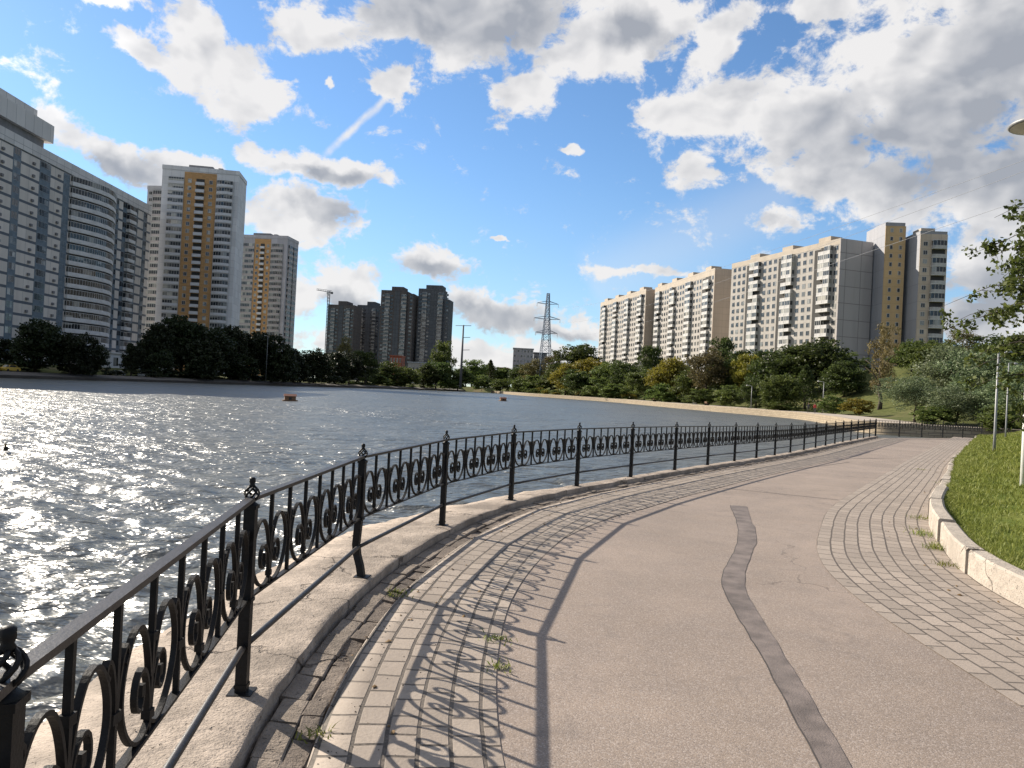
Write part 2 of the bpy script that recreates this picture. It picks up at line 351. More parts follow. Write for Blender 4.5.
# ------------------------------------------------------------------ mesh helpers
def tag(o, label=None, cat=None, group=None, kind=None):
    if label: o['label'] = label
    if cat: o['category'] = cat
    if group: o['group'] = group
    if kind: o['kind'] = kind
    return o
def empty(name, loc=(0, 0, 0), rz=0.0, label=None, cat=None, group=None):
    o = bpy.data.objects.new(name, None); o.empty_display_size = 0.3; COL.objects.link(o)
    o.location = loc; o.rotation_euler = (0, 0, rz); return tag(o, label, cat, group)
def link(name, me, parent=None, loc=None):
    o = bpy.data.objects.new(name, me); COL.objects.link(o)
    if parent is not None: o.parent = parent
    if loc is not None: o.location = loc
    return o
def npmesh(name, V, Fq, mat, uv=None, var=None, smooth=False, matidx=None):
    """V (n,3), Fq (m,k) faces of equal size"""
    V = np.asarray(V, np.float32); Fq = np.asarray(Fq, np.int32); k = Fq.shape[1]; nf = len(Fq)
    me = bpy.data.meshes.new(name); me.vertices.add(len(V)); me.vertices.foreach_set('co', V.ravel())
    me.loops.add(nf*k); me.loops.foreach_set('vertex_index', Fq.ravel())
    me.polygons.add(nf); me.polygons.foreach_set('loop_start', np.arange(0, nf*k, k, dtype=np.int32))
    try: me.polygons.foreach_set('loop_total', np.full(nf, k, np.int32))
    except Exception: pass
    me.update(calc_edges=True)
    if uv is not None:
        l = me.uv_layers.new(name='UVMap'); l.data.foreach_set('uv', np.asarray(uv, np.float32)[Fq.ravel()].ravel())
    if var is not None:
        a = me.attributes.new('var', 'FLOAT', 'POINT'); a.data.foreach_set('value', np.asarray(var, np.float32))
    if smooth: me.polygons.foreach_set('use_smooth', np.ones(nf, bool))
    for mm in (mat if isinstance(mat, (list, tuple)) else [mat]): me.materials.append(mm)
    if matidx is not None: me.polygons.foreach_set('material_index', np.asarray(matidx, np.int32))
    me.validate(); return me

class MB:
    def __init__(s): s.v = []; s.f = []; s.m = []; s.sm = []
    def add(s, vs, fs, mi=0, smooth=False):
        o = len(s.v); s.v += [tuple(x) for x in vs]
        for f in fs: s.f.append([i+o for i in f]); s.m.append(mi); s.sm.append(smooth)
        return s
    def box(s, x0, x1, y0, y1, z0, z1, mi=0):
        vs = [(x, y, z) for z in (z0, z1) for y in (y0, y1) for x in (x0, x1)]
        return s.add(vs, [(0, 2, 3, 1), (4, 5, 7, 6), (0, 1, 5, 4), (2, 6, 7, 3), (0, 4, 6, 2), (1, 3, 7, 5)], mi)
    def bar(s, a, b, wx, wy=None, mi=0, up=Vector((0, 0, 1))):
        a = Vector(a); b = Vector(b); wy = wy or wx; d = (b-a).normalized()
        if abs(d.dot(up)) > 0.95: up = Vector((1, 0, 0))
        x = d.cross(up).normalized(); y = x.cross(d)
        vs = [p + x*i*wx/2 + y*j*wy/2 for p in (a, b) for (i, j) in ((-1, -1), (1, -1), (1, 1), (-1, 1))]
        return s.add(vs, [(0, 1, 2, 3), (7, 6, 5, 4), (0, 4, 5, 1), (1, 5, 6, 2), (2, 6, 7, 3), (3, 7, 4, 0)], mi)
    def tube(s, pts, rad, n=8, mi=0, smooth=True, cap=True):
        pts = [Vector(p) for p in pts]; k = len(pts); rads = rad if isinstance(rad, (list, tuple)) else [rad]*k
        rings = []; px = None
        for i, p in enumerate(pts):
            d = (pts[min(i+1, k-1)]-pts[max(i-1, 0)]).normalized()
            if px is None:
                up = Vector((0, 0, 1)) if abs(d.z) < 0.9 else Vector((1, 0, 0)); px = d.cross(up).normalized()
            else: px = (px - d*px.dot(d)).normalized()
            y = d.cross(px)
            rings.append([p + (px*math.cos(a) + y*math.sin(a))*rads[i] for a in [2*math.pi*j/n for j in range(n)]])
        vs = [v for r in rings for v in r]; fs = []
        for i in range(k-1):
            for j in range(n):
                fs.append((i*n+j, i*n+(j+1) % n, (i+1)*n+(j+1) % n, (i+1)*n+j))
        if cap: fs += [tuple(range(n-1, -1, -1)), tuple(range((k-1)*n, k*n))]
        return s.add(vs, fs, mi, smooth)
    def lathe(s, prof, n=12, c=(0, 0, 0), mi=0, smooth=True):
        vs = []; fs = []; k = len(prof)
        for (r, z) in prof:
            for j in range(n):
                a = 2*math.pi*j/n; vs.append((c[0]+r*math.cos(a), c[1]+r*math.sin(a), c[2]+z))
        for i in range(k-1):
            for j in range(n): fs.append((i*n+j, i*n+(j+1) % n, (i+1)*n+(j+1) % n, (i+1)*n+j))
        return s.add(vs, fs, mi, smooth)
    def mesh(s, name, mats):
        me = bpy.data.meshes.new(name); me.from_pydata(s.v, [], s.f); me.update()
        for mm in (mats if isinstance(mats, (list, tuple)) else [mats]): me.materials.append(mm)
        me.polygons.foreach_set('material_index', np.array(s.m, np.int32)); me.polygons.foreach_set('use_smooth', np.array(s.sm, bool))
        return me
    def build(s, name, mats, parent=None, loc=None): return link(name, s.mesh(name, mats), parent, loc)

# ------------------------------------------------------------------ curves on the ground
def catmull(pts, step=0.12):
    P_ = [np.array(p, float) for p in pts]; P_ = [2*P_[0]-P_[1]] + P_ + [2*P_[-1]-P_[-2]]; out = []
    for i in range(1, len(P_)-2):
        p0, p1, p2, p3 = P_[i-1:i+3]; n = max(2, int(np.linalg.norm(p2-p1)/step))
        for k in range(n):
            t = k/n
            out.append(0.5*((2*p1)+(-p0+p2)*t+(2*p0-5*p1+4*p2-p3)*t*t+(-p0+3*p1-3*p2+p3)*t**3))
    out.append(P_[-2]); return np.array(out)
class Curve2:
    def __init__(s, pts, step=0.12):
        s.p = catmull(pts, step); d = np.diff(s.p, axis=0); s.s = np.concatenate([[0], np.cumsum(np.linalg.norm(d, axis=1))]); s.L = s.s[-1]
    def pos(s, q): return np.stack([np.interp(q, s.s, s.p[:, 0]), np.interp(q, s.s, s.p[:, 1])], -1)
    def tan(s, q):
        d = s.pos(np.clip(np.asarray(q)+0.12, 0, s.L)) - s.pos(np.clip(np.asarray(q)-0.12, 0, s.L)); return d/np.linalg.norm(d, axis=-1, keepdims=True)
    def off(s, q, o):            # o > 0 to the right of travel
        t = s.tan(q); n = np.stack([t[..., 1], -t[..., 0]], -1); return s.pos(q) + n*np.asarray(o)[..., None]
    def nearest(s, p):
        i = np.argmin(((s.p-np.array(p))**2).sum(1)); return s.s[i]
def gz(y):                        # the promenade sinks very slightly with distance
    t = np.clip((np.asarray(y, float)-12)/18, 0, 1); return -0.2*t*t*(3-2*t)
def ribbon(name, cur, q, offs, zs, mat, smooth=True):
    """offs: list of arrays/scalars across, zs matching heights"""
    k = len(offs); n = len(q); V = np.zeros((n, k, 3)); UV = np.zeros((n, k, 2))
    for j in range(k):
        o = np.broadcast_to(np.asarray(offs[j], float), (n,)); xy = cur.off(q, o)
        V[:, j, :2] = xy; V[:, j, 2] = np.broadcast_to(np.asarray(zs[j], float), (n,)) + gz(xy[:, 1]); UV[:, j, 0] = q; UV[:, j, 1] = o
    idx = np.arange(n*k).reshape(n, k); Fq = np.stack([idx[:-1, :-1], idx[:-1, 1:], idx[1:, 1:], idx[1:, :-1]], -1).reshape(-1, 4)
    return npmesh(name, V.reshape(-1, 3), Fq, mat, UV.reshape(-1, 2), smooth=smooth)
# ------------------------------------------------------------------ layout of the promenade
POSTS = [(-.45, -.9), (-.96, 1.49), (-1.287, 3.85), (-1.2, 6.28), (-.72, 8.72), (.065, 10.95), (1.19, 12.98), (2.42, 14.95), (3.75, 17.1), (5.02, 19.15),
         (6.3, 21.2), (7.58, 23.27), (8.85, 25.3), (10.12, 27.35), (11.4, 29.4), (12.65, 31.4), (13.9, 33.42), (15.17, 35.45), (16.42, 37.45), (17.7, 39.45), (18.97, 41.45), (20.22, 43.45), (21.5, 45.45), (22.8, 47.45)]
FEN = Curve2([(.5, -3.4)] + POSTS)
KER = Curve2([(4.7, -3.4), (4.45, 1), (4.4, 4.5), (4.49, 6.52), (4.80, 7.95), (5.51, 9.65), (6.6, 11.86), (9.1, 16.0), (11.65, 20.2), (16.4, 28.0), (29.9, 49), (33.5, 54.6)])
FQ = np.arange(0, FEN.L, 0.1); FY = FEN.pos(FQ)[:, 1]
AW = np.interp(FY, [-3, 5, 8, 9.6, 10.4, 13, 50], [.8, .82, .80, .62, .48, .22, .22])     # apron beyond the railing
PE = np.interp(FY, [-3, 6, 9, 12, 50], [1.28, 1.30, 1.36, 1.62, 1.68])                     # outer edge of the paver strip
jit = lambda n, a, s=3: np.convolve(rng.normal(0, a, n+2*s), np.ones(2*s+1)/(2*s+1)**0.5, 'valid')[:n]

nA = len(FQ); e1 = jit(nA, .022); e2 = jit(nA, .012, 1)
tag(link('apron', ribbon('apron', FEN, FQ, [-AW-.28, -AW-.06+e1, -AW+e1, -AW*.5, 0*AW, .10+e2*.3, .150+e2*.3, .156+e2*.3, .160+e2*.3], [-2.0, -.22, -.035+e2*.5, -.004, .004, .003, .0+jit(nA, .003, 1), -.006+e2*.2, -.11], M['apron'], smooth=False)), kind='structure')
M['soil'] = plain('joint_soil', (0.045, 0.037, 0.03), 0.95, var=0.5, scale=12)
tag(link('soil_joint', ribbon('soil_joint', FEN, FQ, [.10, .52], [-.105, -.105], M['soil'])), kind='structure')
def block_row(name, cur, o0, o1, ln, z, mat, tilt, gap=.012, zr=.008):
    V, F_, UV = [], [], []; q = .02; rr = random.Random(name)
    while q < cur.L-ln:
        l_ = ln*rr.uniform(.85, 1.15); dz = rr.gauss(0, zr); dq = rr.gauss(0, tilt*.5); a = rr.gauss(0, .006); qs = [q+gap/2, q+l_/2, q+l_-gap/2]; b0 = len(V); tl = rr.gauss(0, tilt); tr = rr.gauss(-.012, tilt)
        for i, qq in enumerate(qs):
            for (o, dz2) in ((o0, -.09), (o0, -.006), (o0+.008, 0), (o1-.008, 0), (o1, -.006), (o1, -.09)):
                xy = cur.off(np.array([qq]), np.array([o+a+rr.gauss(0, .002)]))[0]
                zz = z+dz+(dz2 if dz2 > -.05 else -.06)+tl*(i-1)*.5+tr*(o-o0)/(o1-o0) if dz2 > -.05 else z-.09
                V.append((xy[0], xy[1], zz+float(gz(xy[1])))); UV.append((qq+rr.random()*0, o))
        for i in range(2):
            for j in range(5): F_.append((b0+i*6+j, b0+i*6+j+1, b0+i*6+7+j, b0+i*6+6+j))
        F_ += [(b0+5, b0+4, b0+3, b0+2), (b0+5, b0+2, b0+1, b0), (b0+12, b0+13, b0+14, b0+17), (b0+14, b0+15, b0+16, b0+17)]; q += l_
    me = bpy.data.meshes.new(name); me.from_pydata(V, [], F_); me.materials.append(mat); me.update(); return tag(link(name, me), kind='structure')
e3 = jit(nA, .006); e4 = jit(nA, .006)
M['edge'] = concrete_mat('edge_stone', (0.235, 0.195, 0.160), var=.4, sc1=2.6); M['gutter'] = concrete_mat('gutter_stone', (0.165, 0.135, 0.112), var=.45, sc1=2.6)
block_row('edge_stone_row', FEN, .180, .318, .34, -.062, M['edge'], .006, zr=.004)
block_row('gutter_row', FEN, .324, .430, .24, -.080, M['gutter'], .008, zr=.005)
tag(link('paved_strip', ribbon('paved_strip', FEN, FQ, [.438, .44] + [.44+(PE-.44)*k/6 for k in range(1, 7)], [-.10, -.064] + [-.064+jit(nA, .0012) for k in range(6)], M['paver'])), kind='structure')
# asphalt: a ruled sheet between railing and kerb
NA, NB = 240, 30
ta = np.linspace(0, 1, NA); L_ = FEN.off(ta*FEN.L, .55); R_ = KER.off(ta*KER.L, .08)
tb = np.linspace(0, 1, NB)[None, :, None]; XY = L_[:, None]*(1-tb) + R_[:, None]*tb
V = np.concatenate([XY, (-.070+gz(XY[..., 1]))[..., None]], -1).reshape(-1, 3); idx = np.arange(NA*NB).reshape(NA, NB)
Fq = np.stack([idx[:-1, :-1], idx[:-1, 1:], idx[1:, 1:], idx[1:, :-1]], -1).reshape(-1, 4)
tag(link('asphalt_path', npmesh('asphalt_path', V, Fq, M['asphalt'], smooth=True)), kind='structure')
KQ = np.arange(0, KER.L, 0.2)
tag(link('paved_margin', ribbon('paved_margin', KER, KQ, [-1.40+1.48*k/6 for k in range(7)], [-.0645]*7, M['paver_r'])), kind='structure')
# repair strip and seams on the asphalt
lp = [(731, 505.5), (739, 536), (722, 570), (724, 592), (750, 641), (784, 701), (819, 768), (846, 812)]
rp = [(745.5, 505), (755.6, 536), (748, 574), (750, 596), (784, 649), (821, 712), (853, 768), (877, 812)]
mid = [((gnd(*a, -.07)+gnd(*b, -.07))/2).to_2d() for a, b in zip(lp, rp)]; wid = [(gnd(*a, -.07)-gnd(*b, -.07)).length*0.86 for a, b in zip(lp, rp)]
mid.reverse(); wid.reverse(); PT = Curve2([tuple(v) for v in mid]); pq = np.arange(0, PT.L, .1)
pw_ = np.interp(pq/PT.L, np.linspace(0, 1, len(wid)), wid)/2
pw_ = np.minimum(np.maximum(pw_, .075), .125)
ea = jit(len(pq), .0045, 1); eb = jit(len(pq), .0045, 1)
tag(link('asphalt_repair_strip', ribbon('asphalt_repair_strip', PT, pq, [-pw_+ea, pw_+eb], [-.0655]*2, M['patch'])), kind='structure')
tag(link('repair_joint', ribbon('repair_joint', PT, pq, [-pw_-.009+ea, -pw_+ea+.004], [-.0675]*2, M['seam'])), kind='structure')
for nm, pl, hw in (('asphalt_seam', [(655, 483.5), (709, 487.5), (776, 494), (843, 500.8)], .012), ('asphalt_seam', [(716, 486), (784, 470.5), (800, 469), (850, 462)], .016), ('asphalt_seam', [(835, 459), (880, 458), (905, 459)], .03)):
    cq = Curve2([tuple(gnd(*p, -.07+float(gz(gnd(*p, -.2).y))).to_2d()) for p in pl]); q = np.arange(0, cq.L, .1)
    j1 = jit(len(q), hw*.35)
    tag(link(nm, ribbon(nm, cq, q, [-hw+j1, hw+j1], [-.0665]*2, M['seam'])), kind='structure')
# darker worn patch on the asphalt further along
wq = Curve2([tuple(gnd(*p, -.2).to_2d()) for p in [(776, 473), (812, 463), (850, 454.5), (874, 449)]]); q = np.arange(0, wq.L, .2)
hw = .42*np.sin(np.pi*np.clip(q/wq.L, .02, .98))**.5
tag(link('worn_asphalt', ribbon('worn_asphalt', wq, q, [-hw+jit(len(q), .05), hw*.3+jit(len(q), .05)], [-.066]*2, M['patch'])), kind='structure')

# ------------------------------------------------------------------ pond outline
near = FEN.off(FQ, -AW-.18)
LSH = [(-120, 95), (-107, 120), (-99, 146), (-93, 180), (-86, 221), (-73, 304), (-50, 385), (-27, 450)]
RSH = [(-12, 440), (5, 352), (22, 305), (35, 262), (42, 200), (46, 170), (51, 138), (45.5, 108), (38.5, 84), (41, 78.5), (48, 76), (62, 73)]
LC = Curve2(LSH, 2.0); RC = Curve2(RSH, 2.0)
poly = np.concatenate([[(6, -20), (2, -8)], near[::2], [(22.6, 47.9), (33.4, 54.9), (62, 60)], RC.p[::-1], LC.p[::-1], [(-120, 20), (-70, -40)]])
def pond_sd(Q):
    """signed distance to the pond edge, negative inside"""
    A = poly; B = np.roll(poly, -1, 0); d2 = np.full(len(Q), 1e18); ins = np.zeros(len(Q), bool)
    for a, b in zip(A, B):
        e = b-a; t = np.clip(((Q-a)@e)/(e@e+1e-12), 0, 1); r = Q-a-t[:, None]*e; d2 = np.minimum(d2, (r*r).sum(1))
        c = ((a[1] > Q[:, 1]) != (b[1] > Q[:, 1]))
        with np.errstate(divide='ignore', invalid='ignore'):
            ins ^= c & (Q[:, 0] < (b[0]-a[0])*(Q[:, 1]-a[1])/(b[1]-a[1]+1e-12)+a[0])
    return np.where(ins, -1, 1)*np.sqrt(d2)
ss = lambda x, a, b: (lambda t: t*t*(3-2*t))(np.clip((x-a)/(b-a), 0, 1))
def ground_h(Q, sd=None):
    x, y = Q[:, 0], Q[:, 1]; sd = pond_sd(Q) if sd is None else sd; r = np.hypot(x, y)
    right = ss(x-(-10), 0, 45)*ss(y, 66, 95)
    h = np.full(len(Q), -.35)
    hill = 11.5*ss(sd, 8, 52) + .9*np.sin(x*.11+1)*np.cos(y*.09)*ss(sd, 12, 40)
    h = h + right*(hill+.28)
    left = ss(-x, 30, 60)*ss(y, 40, 110)
    h = h + left*(.1+2.2*ss(sd, 2, 34))
    far = ss(y, 380, 470); h = h + far*(1-right)*(1-left)*2.0
    nearr = ss(-y+60, 0, 20)*ss(x-KERx(y), 2, 8); h = h + nearr*.7
    ramp = ss(sd, .25+.01*r, .8+.022*r)
    return -3.2 + (h+3.2)*ramp
def KERx(y): return np.interp(y, KER.p[:, 1], KER.p[:, 0])
def gh(x, y): return float(ground_h(np.array([[x, y]], float))[0])
# terrain, one sheet to the horizon
rr = np.geomspace(5, 4000, 270); aa = np.linspace(-math.pi, math.pi, 421)
RR, AA = np.meshgrid(rr, aa, indexing='ij'); Q = np.stack([RR*np.sin(AA), RR*np.cos(AA)], -1).reshape(-1, 2)
V = np.concatenate([Q, ground_h(Q)[:, None]], 1); idx = np.arange(len(Q)).reshape(RR.shape)
Fq = np.stack([idx[:-1, :-1], idx[:-1, 1:], idx[1:, 1:], idx[1:, :-1]], -1).reshape(-1, 4)[:, ::-1]
tag(link('terrain', npmesh('terrain', V, Fq, M['terrain'], smooth=True)), kind='structure')

# ------------------------------------------------------------------ water
WZ = -1.2
az_ = np.concatenate([np.arange(-178, -42, 2.0), np.arange(-42, 36, .125), np.arange(36, 75, 2.0)])*math.pi/180
wr = np.geomspace(1.3, 640, 560)
RR, AA = np.meshgrid(wr, az_, indexing='ij'); X = RR*np.sin(AA); Y = RR*np.cos(AA); Z = np.zeros_like(X)
dr = np.gradient(wr)[:, None]
wr_rng = np.random.default_rng(3)
for k in range(64):
    lam = 0.26*(10.0**(wr_rng.random()*1.32)); th = R(14) + wr_rng.normal(0, R(30)); kx, ky = math.sin(th)*2*math.pi/lam, math.cos(th)*2*math.pi/lam
    amp = 0.0080*lam**0.80*(1.15 if lam < 0.9 else .85 if lam < 1.8 else .45); ph = wr_rng.random()*6.283
    wgt = np.clip(lam/(3.2*dr)-.6, 0, 1); a_ = kx*X+ky*Y+ph
    Z += amp*wgt*(np.sin(a_)+.35*np.sin(2*a_+1.2))
V = np.stack([X, Y, Z+WZ], -1).reshape(-1, 3); idx = np.arange(X.size).reshape(X.shape)
Fq = np.stack([idx[:-1, :-1], idx[:-1, 1:], idx[1:, 1:], idx[1:, :-1]], -1).reshape(-1, 4)[:, ::-1]
# keep only what lies in the pond
sdc = pond_sd(V[::1, :2]).astype(np.float32) if len(V) < 300000 else np.concatenate([pond_sd(V[i:i+200000, :2].astype(float)) for i in range(0, len(V), 200000)])
Fq = Fq[(sdc[Fq] < 1.5).any(1)]
tag(link('pond_water', npmesh('pond_water', V, Fq, M['water'], smooth=True)), kind='structure')

# ------------------------------------------------------------------ far banks: retaining walls and walks
M['stonewall'] = brick_mat('sandstone_blocks', (0.46, 0.38, 0.27), (0.36, 0.29, 0.21), (0.16, 0.13, 0.10), 1.1, 0.32, 0.03, dirt=0.5, bump=0.8)
M['darkwall'] = concrete_mat('dark_bank_concrete', (0.10, 0.09, 0.08), sc1=.3)
M['walk'] = plain('far_walk', (0.36, 0.31, 0.26), 0.9, var=0.25, scale=.5)
def bank_wall(name, cur, top, land, mat, q0, q1, thick=.5, label=None, uvz=True):
    q = np.arange(q0, q1, 1.0); k = 5; V = np.zeros((len(q), k, 3)); UV = np.zeros((len(q), k, 2))
    for j, (o, z) in enumerate([(0, -2.5), (-.02, top-.12), (-.06, top), (thick, top), (thick, -1.2)]):
        xy = cur.off(q, np.full(len(q), o*land)); V[:, j, :2] = xy; V[:, j, 2] = z; UV[:, j, 0] = q; UV[:, j, 1] = z + (o if j > 2 else 0)
    idx = np.arange(len(q)*k).reshape(len(q), k); Fq = np.stack([idx[:-1, :-1], idx[:-1, 1:], idx[1:, 1:], idx[1:, :-1]], -1).reshape(-1, 4)
    if land > 0: Fq = Fq[:, ::-1]
    return tag(link(name, npmesh(name, V.reshape(-1, 3), Fq, mat, UV.reshape(-1, 2))), label, 'wall')
bank_wall('retaining_wall', RC, .05, -1, M['stonewall'], 0, RC.L, label='long sandy stone retaining wall along the water under the wooded hill')
bank_wall('embankment_wall', LC, -.55, -1, M['darkwall'], 0, LC.L, label='low dark embankment wall at the water below the apartment towers')
def walk(name, cur, o0, o1, z0, z1, mat):
    q = np.arange(0, cur.L, 2.0); V = np.zeros((len(q), 2, 3))
    for j, (o, z) in enumerate([(o0, z0), (o1, z1)]):
        V[:, j, :2] = cur.off(q, np.full(len(q), o)); V[:, j, 2] = z
    idx = np.arange(len(q)*2).reshape(len(q), 2); Fq = np.stack([idx[:-1, 0], idx[:-1, 1], idx[1:, 1], idx[1:, 0]], -1)
    return tag(link(name, npmesh(name, V.reshape(-1, 3), Fq, mat)), kind='structure')
walk('far_walk', RC, -.48, -7.5, .0, .02, M['walk'])
walk('bank_path', LC, -.48, -5.0, -.6, .05, plain('bank_path', (0.10, 0.09, 0.08), .9, var=.3, scale=.4))

# ------------------------------------------------------------------ wrought iron railing
def sweep(mb, pts, t, d, fmap, mi=0):
    """flat bar: thickness t in the plane of the panel, depth d across it; pts in (u, v)"""
    p = np.array(pts); n = len(p); tg = np.gradient(p, axis=0); tg /= np.linalg.norm(tg, axis=1, keepdims=True)+1e-9; nn = np.stack([-tg[:, 1], tg[:, 0]], 1)
    vs = []
    for i in range(n):
        for (a, b) in ((-1, -1), (1, -1), (1, 1), (-1, 1)):
            q = p[i]+nn[i]*a*t/2; vs.append(fmap(q[0], q[1], b*d/2))
    fs = [(i*4+j, i*4+(j+1) % 4, i*4+4+(j+1) % 4, i*4+4+j) for i in range(n-1) for j in range(4)] + [(3, 2, 1, 0), tuple(4*(n-1)+k for k in range(4))]
    mb.add(vs, fs, mi)
EGG = [(.012, .032), (.08, .010), (.17, .03), (.248, .09), (.292, .17), (.288, .25), (.245, .325), (.185, .366), (.12, .36), (.07, .315), (.035, .25), (.014, .18)]
HOOK = [(.008, .045), (.018, .12), (.05, .195), (.10, .228), (.145, .208), (.160, .16), (.142, .118), (.104, .108), (.082, .138), (.098, .165)]
CURL = [(.343, .17), (.334, .25), (.305, .325), (.272, .350), (.255, .322), (.280, .300)]
ZT, ZB, ZF = .98, .475, .235
def crv(pts, step): return catmull(pts, step)
def make_panel(parent, cur, s0, s1, lod, gap=.03):
    L = s1-s0; CH_P = cur.pos(np.array([s0]))[0]; CH_Q = cur.pos(np.array([s1]))[0]; CH_T = (CH_Q-CH_P)/np.linalg.norm(CH_Q-CH_P); CH_K = np.linalg.norm(CH_Q-CH_P)/L
    def fmap(u, v, wd):
        t = CH_T; p = CH_P+t*u*CH_K
        return (p[0]+t[1]*wd, p[1]-t[0]*wd, v+float(gz(p[1])))
    step = .018 if lod == 0 else (.035 if lod == 1 else .07)
    nseg = 10 if lod == 0 else 4
    hl = [(gap*0+L*k/nseg, 0) for k in range(nseg+1)]
    n = 8; du = L/n
    mb = MB(); sweep(mb, [(u, ZB) for u, _ in hl], .012, .032, fmap)
    for c in (1, 3, 5, 7):
        uc = du*c
        for sgn in (-1, 1):
            for j, pts in enumerate((EGG, HOOK, CURL)):
                pl = [(uc+sgn*p[0]*du/.35, ZB+p[1]) for p in crv(pts, step)]
                sweep(mb, pl, .012, .019, fmap)
                if lod < 2 and j == 1:      # little block the curl ends in
                    e = pl[-1]; mb.bar(fmap(e[0], e[1]-.018, 0), fmap(e[0], e[1]+.018, 0), .021, .024)
        for vv in (.06, .30): mb.bar(fmap(uc, ZB+vv-.014, 0), fmap(uc, ZB+vv+.014, 0), .032, .028)
    for c in (2, 4, 6): mb.bar(fmap(du*c, ZB+.16, 0), fmap(du*c, ZB+.19, 0), .046, .026)
    pan = mb.build('scroll_panel', M['iron'], parent)
    for k in range(1, n):
        u = du*k; mb = MB()
        sweep(mb, [(u, ZB+.005), (u, ZB+.35), (u, ZB+.37), (u, ZT-.010)], .019, .019, fmap); mb.build('baluster', M['iron'], pan)
    mb = MB(); sweep(mb, [(u, ZT) for u, _ in hl], .020, .042, fmap); mb.build('top_rail', M['railtop'], pan)
    mb = MB(); mb.tube([fmap(u, ZF, 0) for u, _ in hl], .017, 8 if lod == 0 else 6); mb.build('foot_rail', M['railtop'], pan)
    return pan
def post_mesh(bent=False):
    mb = MB(); s = .056
    pts = [(0, 0, -.03), (0, 0, .94)] if not bent else [(.055, -.03, -.03), (.03, -.018, .08), (-.005, 0, .17), (-.018, 0, .26), (0, 0, .55), (0, 0, .94)]
    ring = []; fs = []
    for p in pts:
        for (a, b) in ((-1, -1), (1, -1), (1, 1), (-1, 1)): ring.append((p[0]+a*s/2, p[1]+b*s/2, p[2]))
    for i in range(len(pts)-1):
        for j in range(4): fs.append((i*4+j, i*4+(j+1) % 4, i*4+4+(j+1) % 4, i*4+4+j))
    fs.append(tuple(len(ring)-4+k for k in range(4))); mb.add(ring, fs)
    b0 = pts[0]; mb.box(b0[0]-.06, b0[0]+.06, b0[1]-.06, b0[1]+.06, -.004, .008)
    for z, r_ in ((.03, .004), (.46, .006), (.93, .006)):
        if not bent or z > .3: mb.box(-s/2-r_, s/2+r_, -s/2-r_, s/2+r_, z, z+.018)
    return mb.mesh('post', M['iron'])
def finial_mesh():
    mb = MB(); mb.lathe([(.034, .94), (.036, .952), (.022, .962), (.014, .972)], 10)
    for k in range(6):       # twisted basket
        pts = []
        for i in range(9):
            t = i/8; r_ = .010+.025*math.sin(math.pi*t)**.75; a = math.pi/3*k + t*2.2; pts.append((r_*math.cos(a), r_*math.sin(a), .966+.078*t))
        mb.tube(pts, .006, 6)
    mb.lathe([(.012, 1.036), (.017, 1.046), (.012, 1.054), (.0165, 1.066), (.016, 1.083), (.010, 1.088), (.0, 1.089)], 8)
    return mb.mesh('finial', M['iron'])
PM, PMB, FM = post_mesh(), post_mesh(True), finial_mesh()
def railing(name, label, cur, ss_, bent_idx=-1):
    root = empty(name, (0, 0, 0), 0, label, 'fence')
    for i, s_ in enumerate(ss_):
        p = cur.pos(np.array([s_]))[0]; t = cur.tan(np.array([s_]))[0]
        po = link('post', PMB if i == bent_idx else PM, root, (p[0], p[1], float(gz(p[1])))); po.rotation_euler = (0, 0, math.atan2(t[1], t[0])-math.pi/2)
        link('finial', FM, po)
    for i in range(len(ss_)-1):
        make_panel(root, cur, ss_[i], ss_[i+1], 0 if cur.pos(np.array([ss_[i]]))[0][1] < 9 else (1 if cur.pos(np.array([ss_[i]]))[0][1] < 22 else 2))
    return root
railing('iron_railing', 'black wrought iron scroll railing curving along the water edge beside the paving', FEN, [FEN.nearest(p) for p in POSTS], 3)
CF = Curve2([(22.8, 47.45), (28.3, 51.0), (33.9, 54.6)])
railing('end_railing', 'short black iron railing crossing the far end of the asphalt walk', CF, list(np.linspace(.05, CF.L-.05, 6)))

# ------------------------------------------------------------------ right hand kerb of big blocks and grass bank
def kerb_block(q0, q1, first=None):
    n = 8; q = np.linspace(q0+.016, q1-.016, n); h = .27 if q1 < KER.nearest((11, 19)) else .21
    dz = rng.normal(0, .012); do = rng.normal(0, .016); top = -.06+h+dz; c_ = .022
    prof = [(0, -.12), (.004, top-c_), (c_, top), (.19-c_, top), (.20, top-c_), (.20, -.12)]
    V = []; F_ = []
    tilt = rng.normal(0, .03)
    for i in range(n):
        for (o, z) in prof:
            xy = KER.off(q[i:i+1], np.array([o+do+tilt*(i/n-.5)]))[0]; V.append((xy[0], xy[1], z+float(gz(xy[1]))))
    k = len(prof)
    for i in range(n-1):
        for j in range(k-1): F_.append((i*k+j, i*k+j+1, (i+1)*k+j+1, (i+1)*k+j))
    F_ += [tuple(range(k-1, -1, -1)), tuple((n-1)*k+j for j in range(k))]
    me = bpy.data.meshes.new('kerb_stone'); me.from_pydata(V, [], F_); me.materials.append(M['kerb']); me.update(); return me
qs = [KER.nearest((5.51, 9.65))]
cuts = [KER.nearest((4.45, 3.9)), KER.nearest((4.47, 5.95)), KER.nearest((4.78, 7.86)), KER.nearest((5.51, 9.65)), KER.nearest((6.55, 11.8))]
while cuts[-1] < KER.L-3: cuts.append(cuts[-1]+2.45)
names = ['big pale kerb block cut by the right border of the photo', 'pale kerb block with the wide open joint beside paving', 'short pale kerb block on the bend of the walk', 'pale corner kerb block where the straight kerb begins, weeds at its foot', 'first block of the straight kerb, just past the corner block']
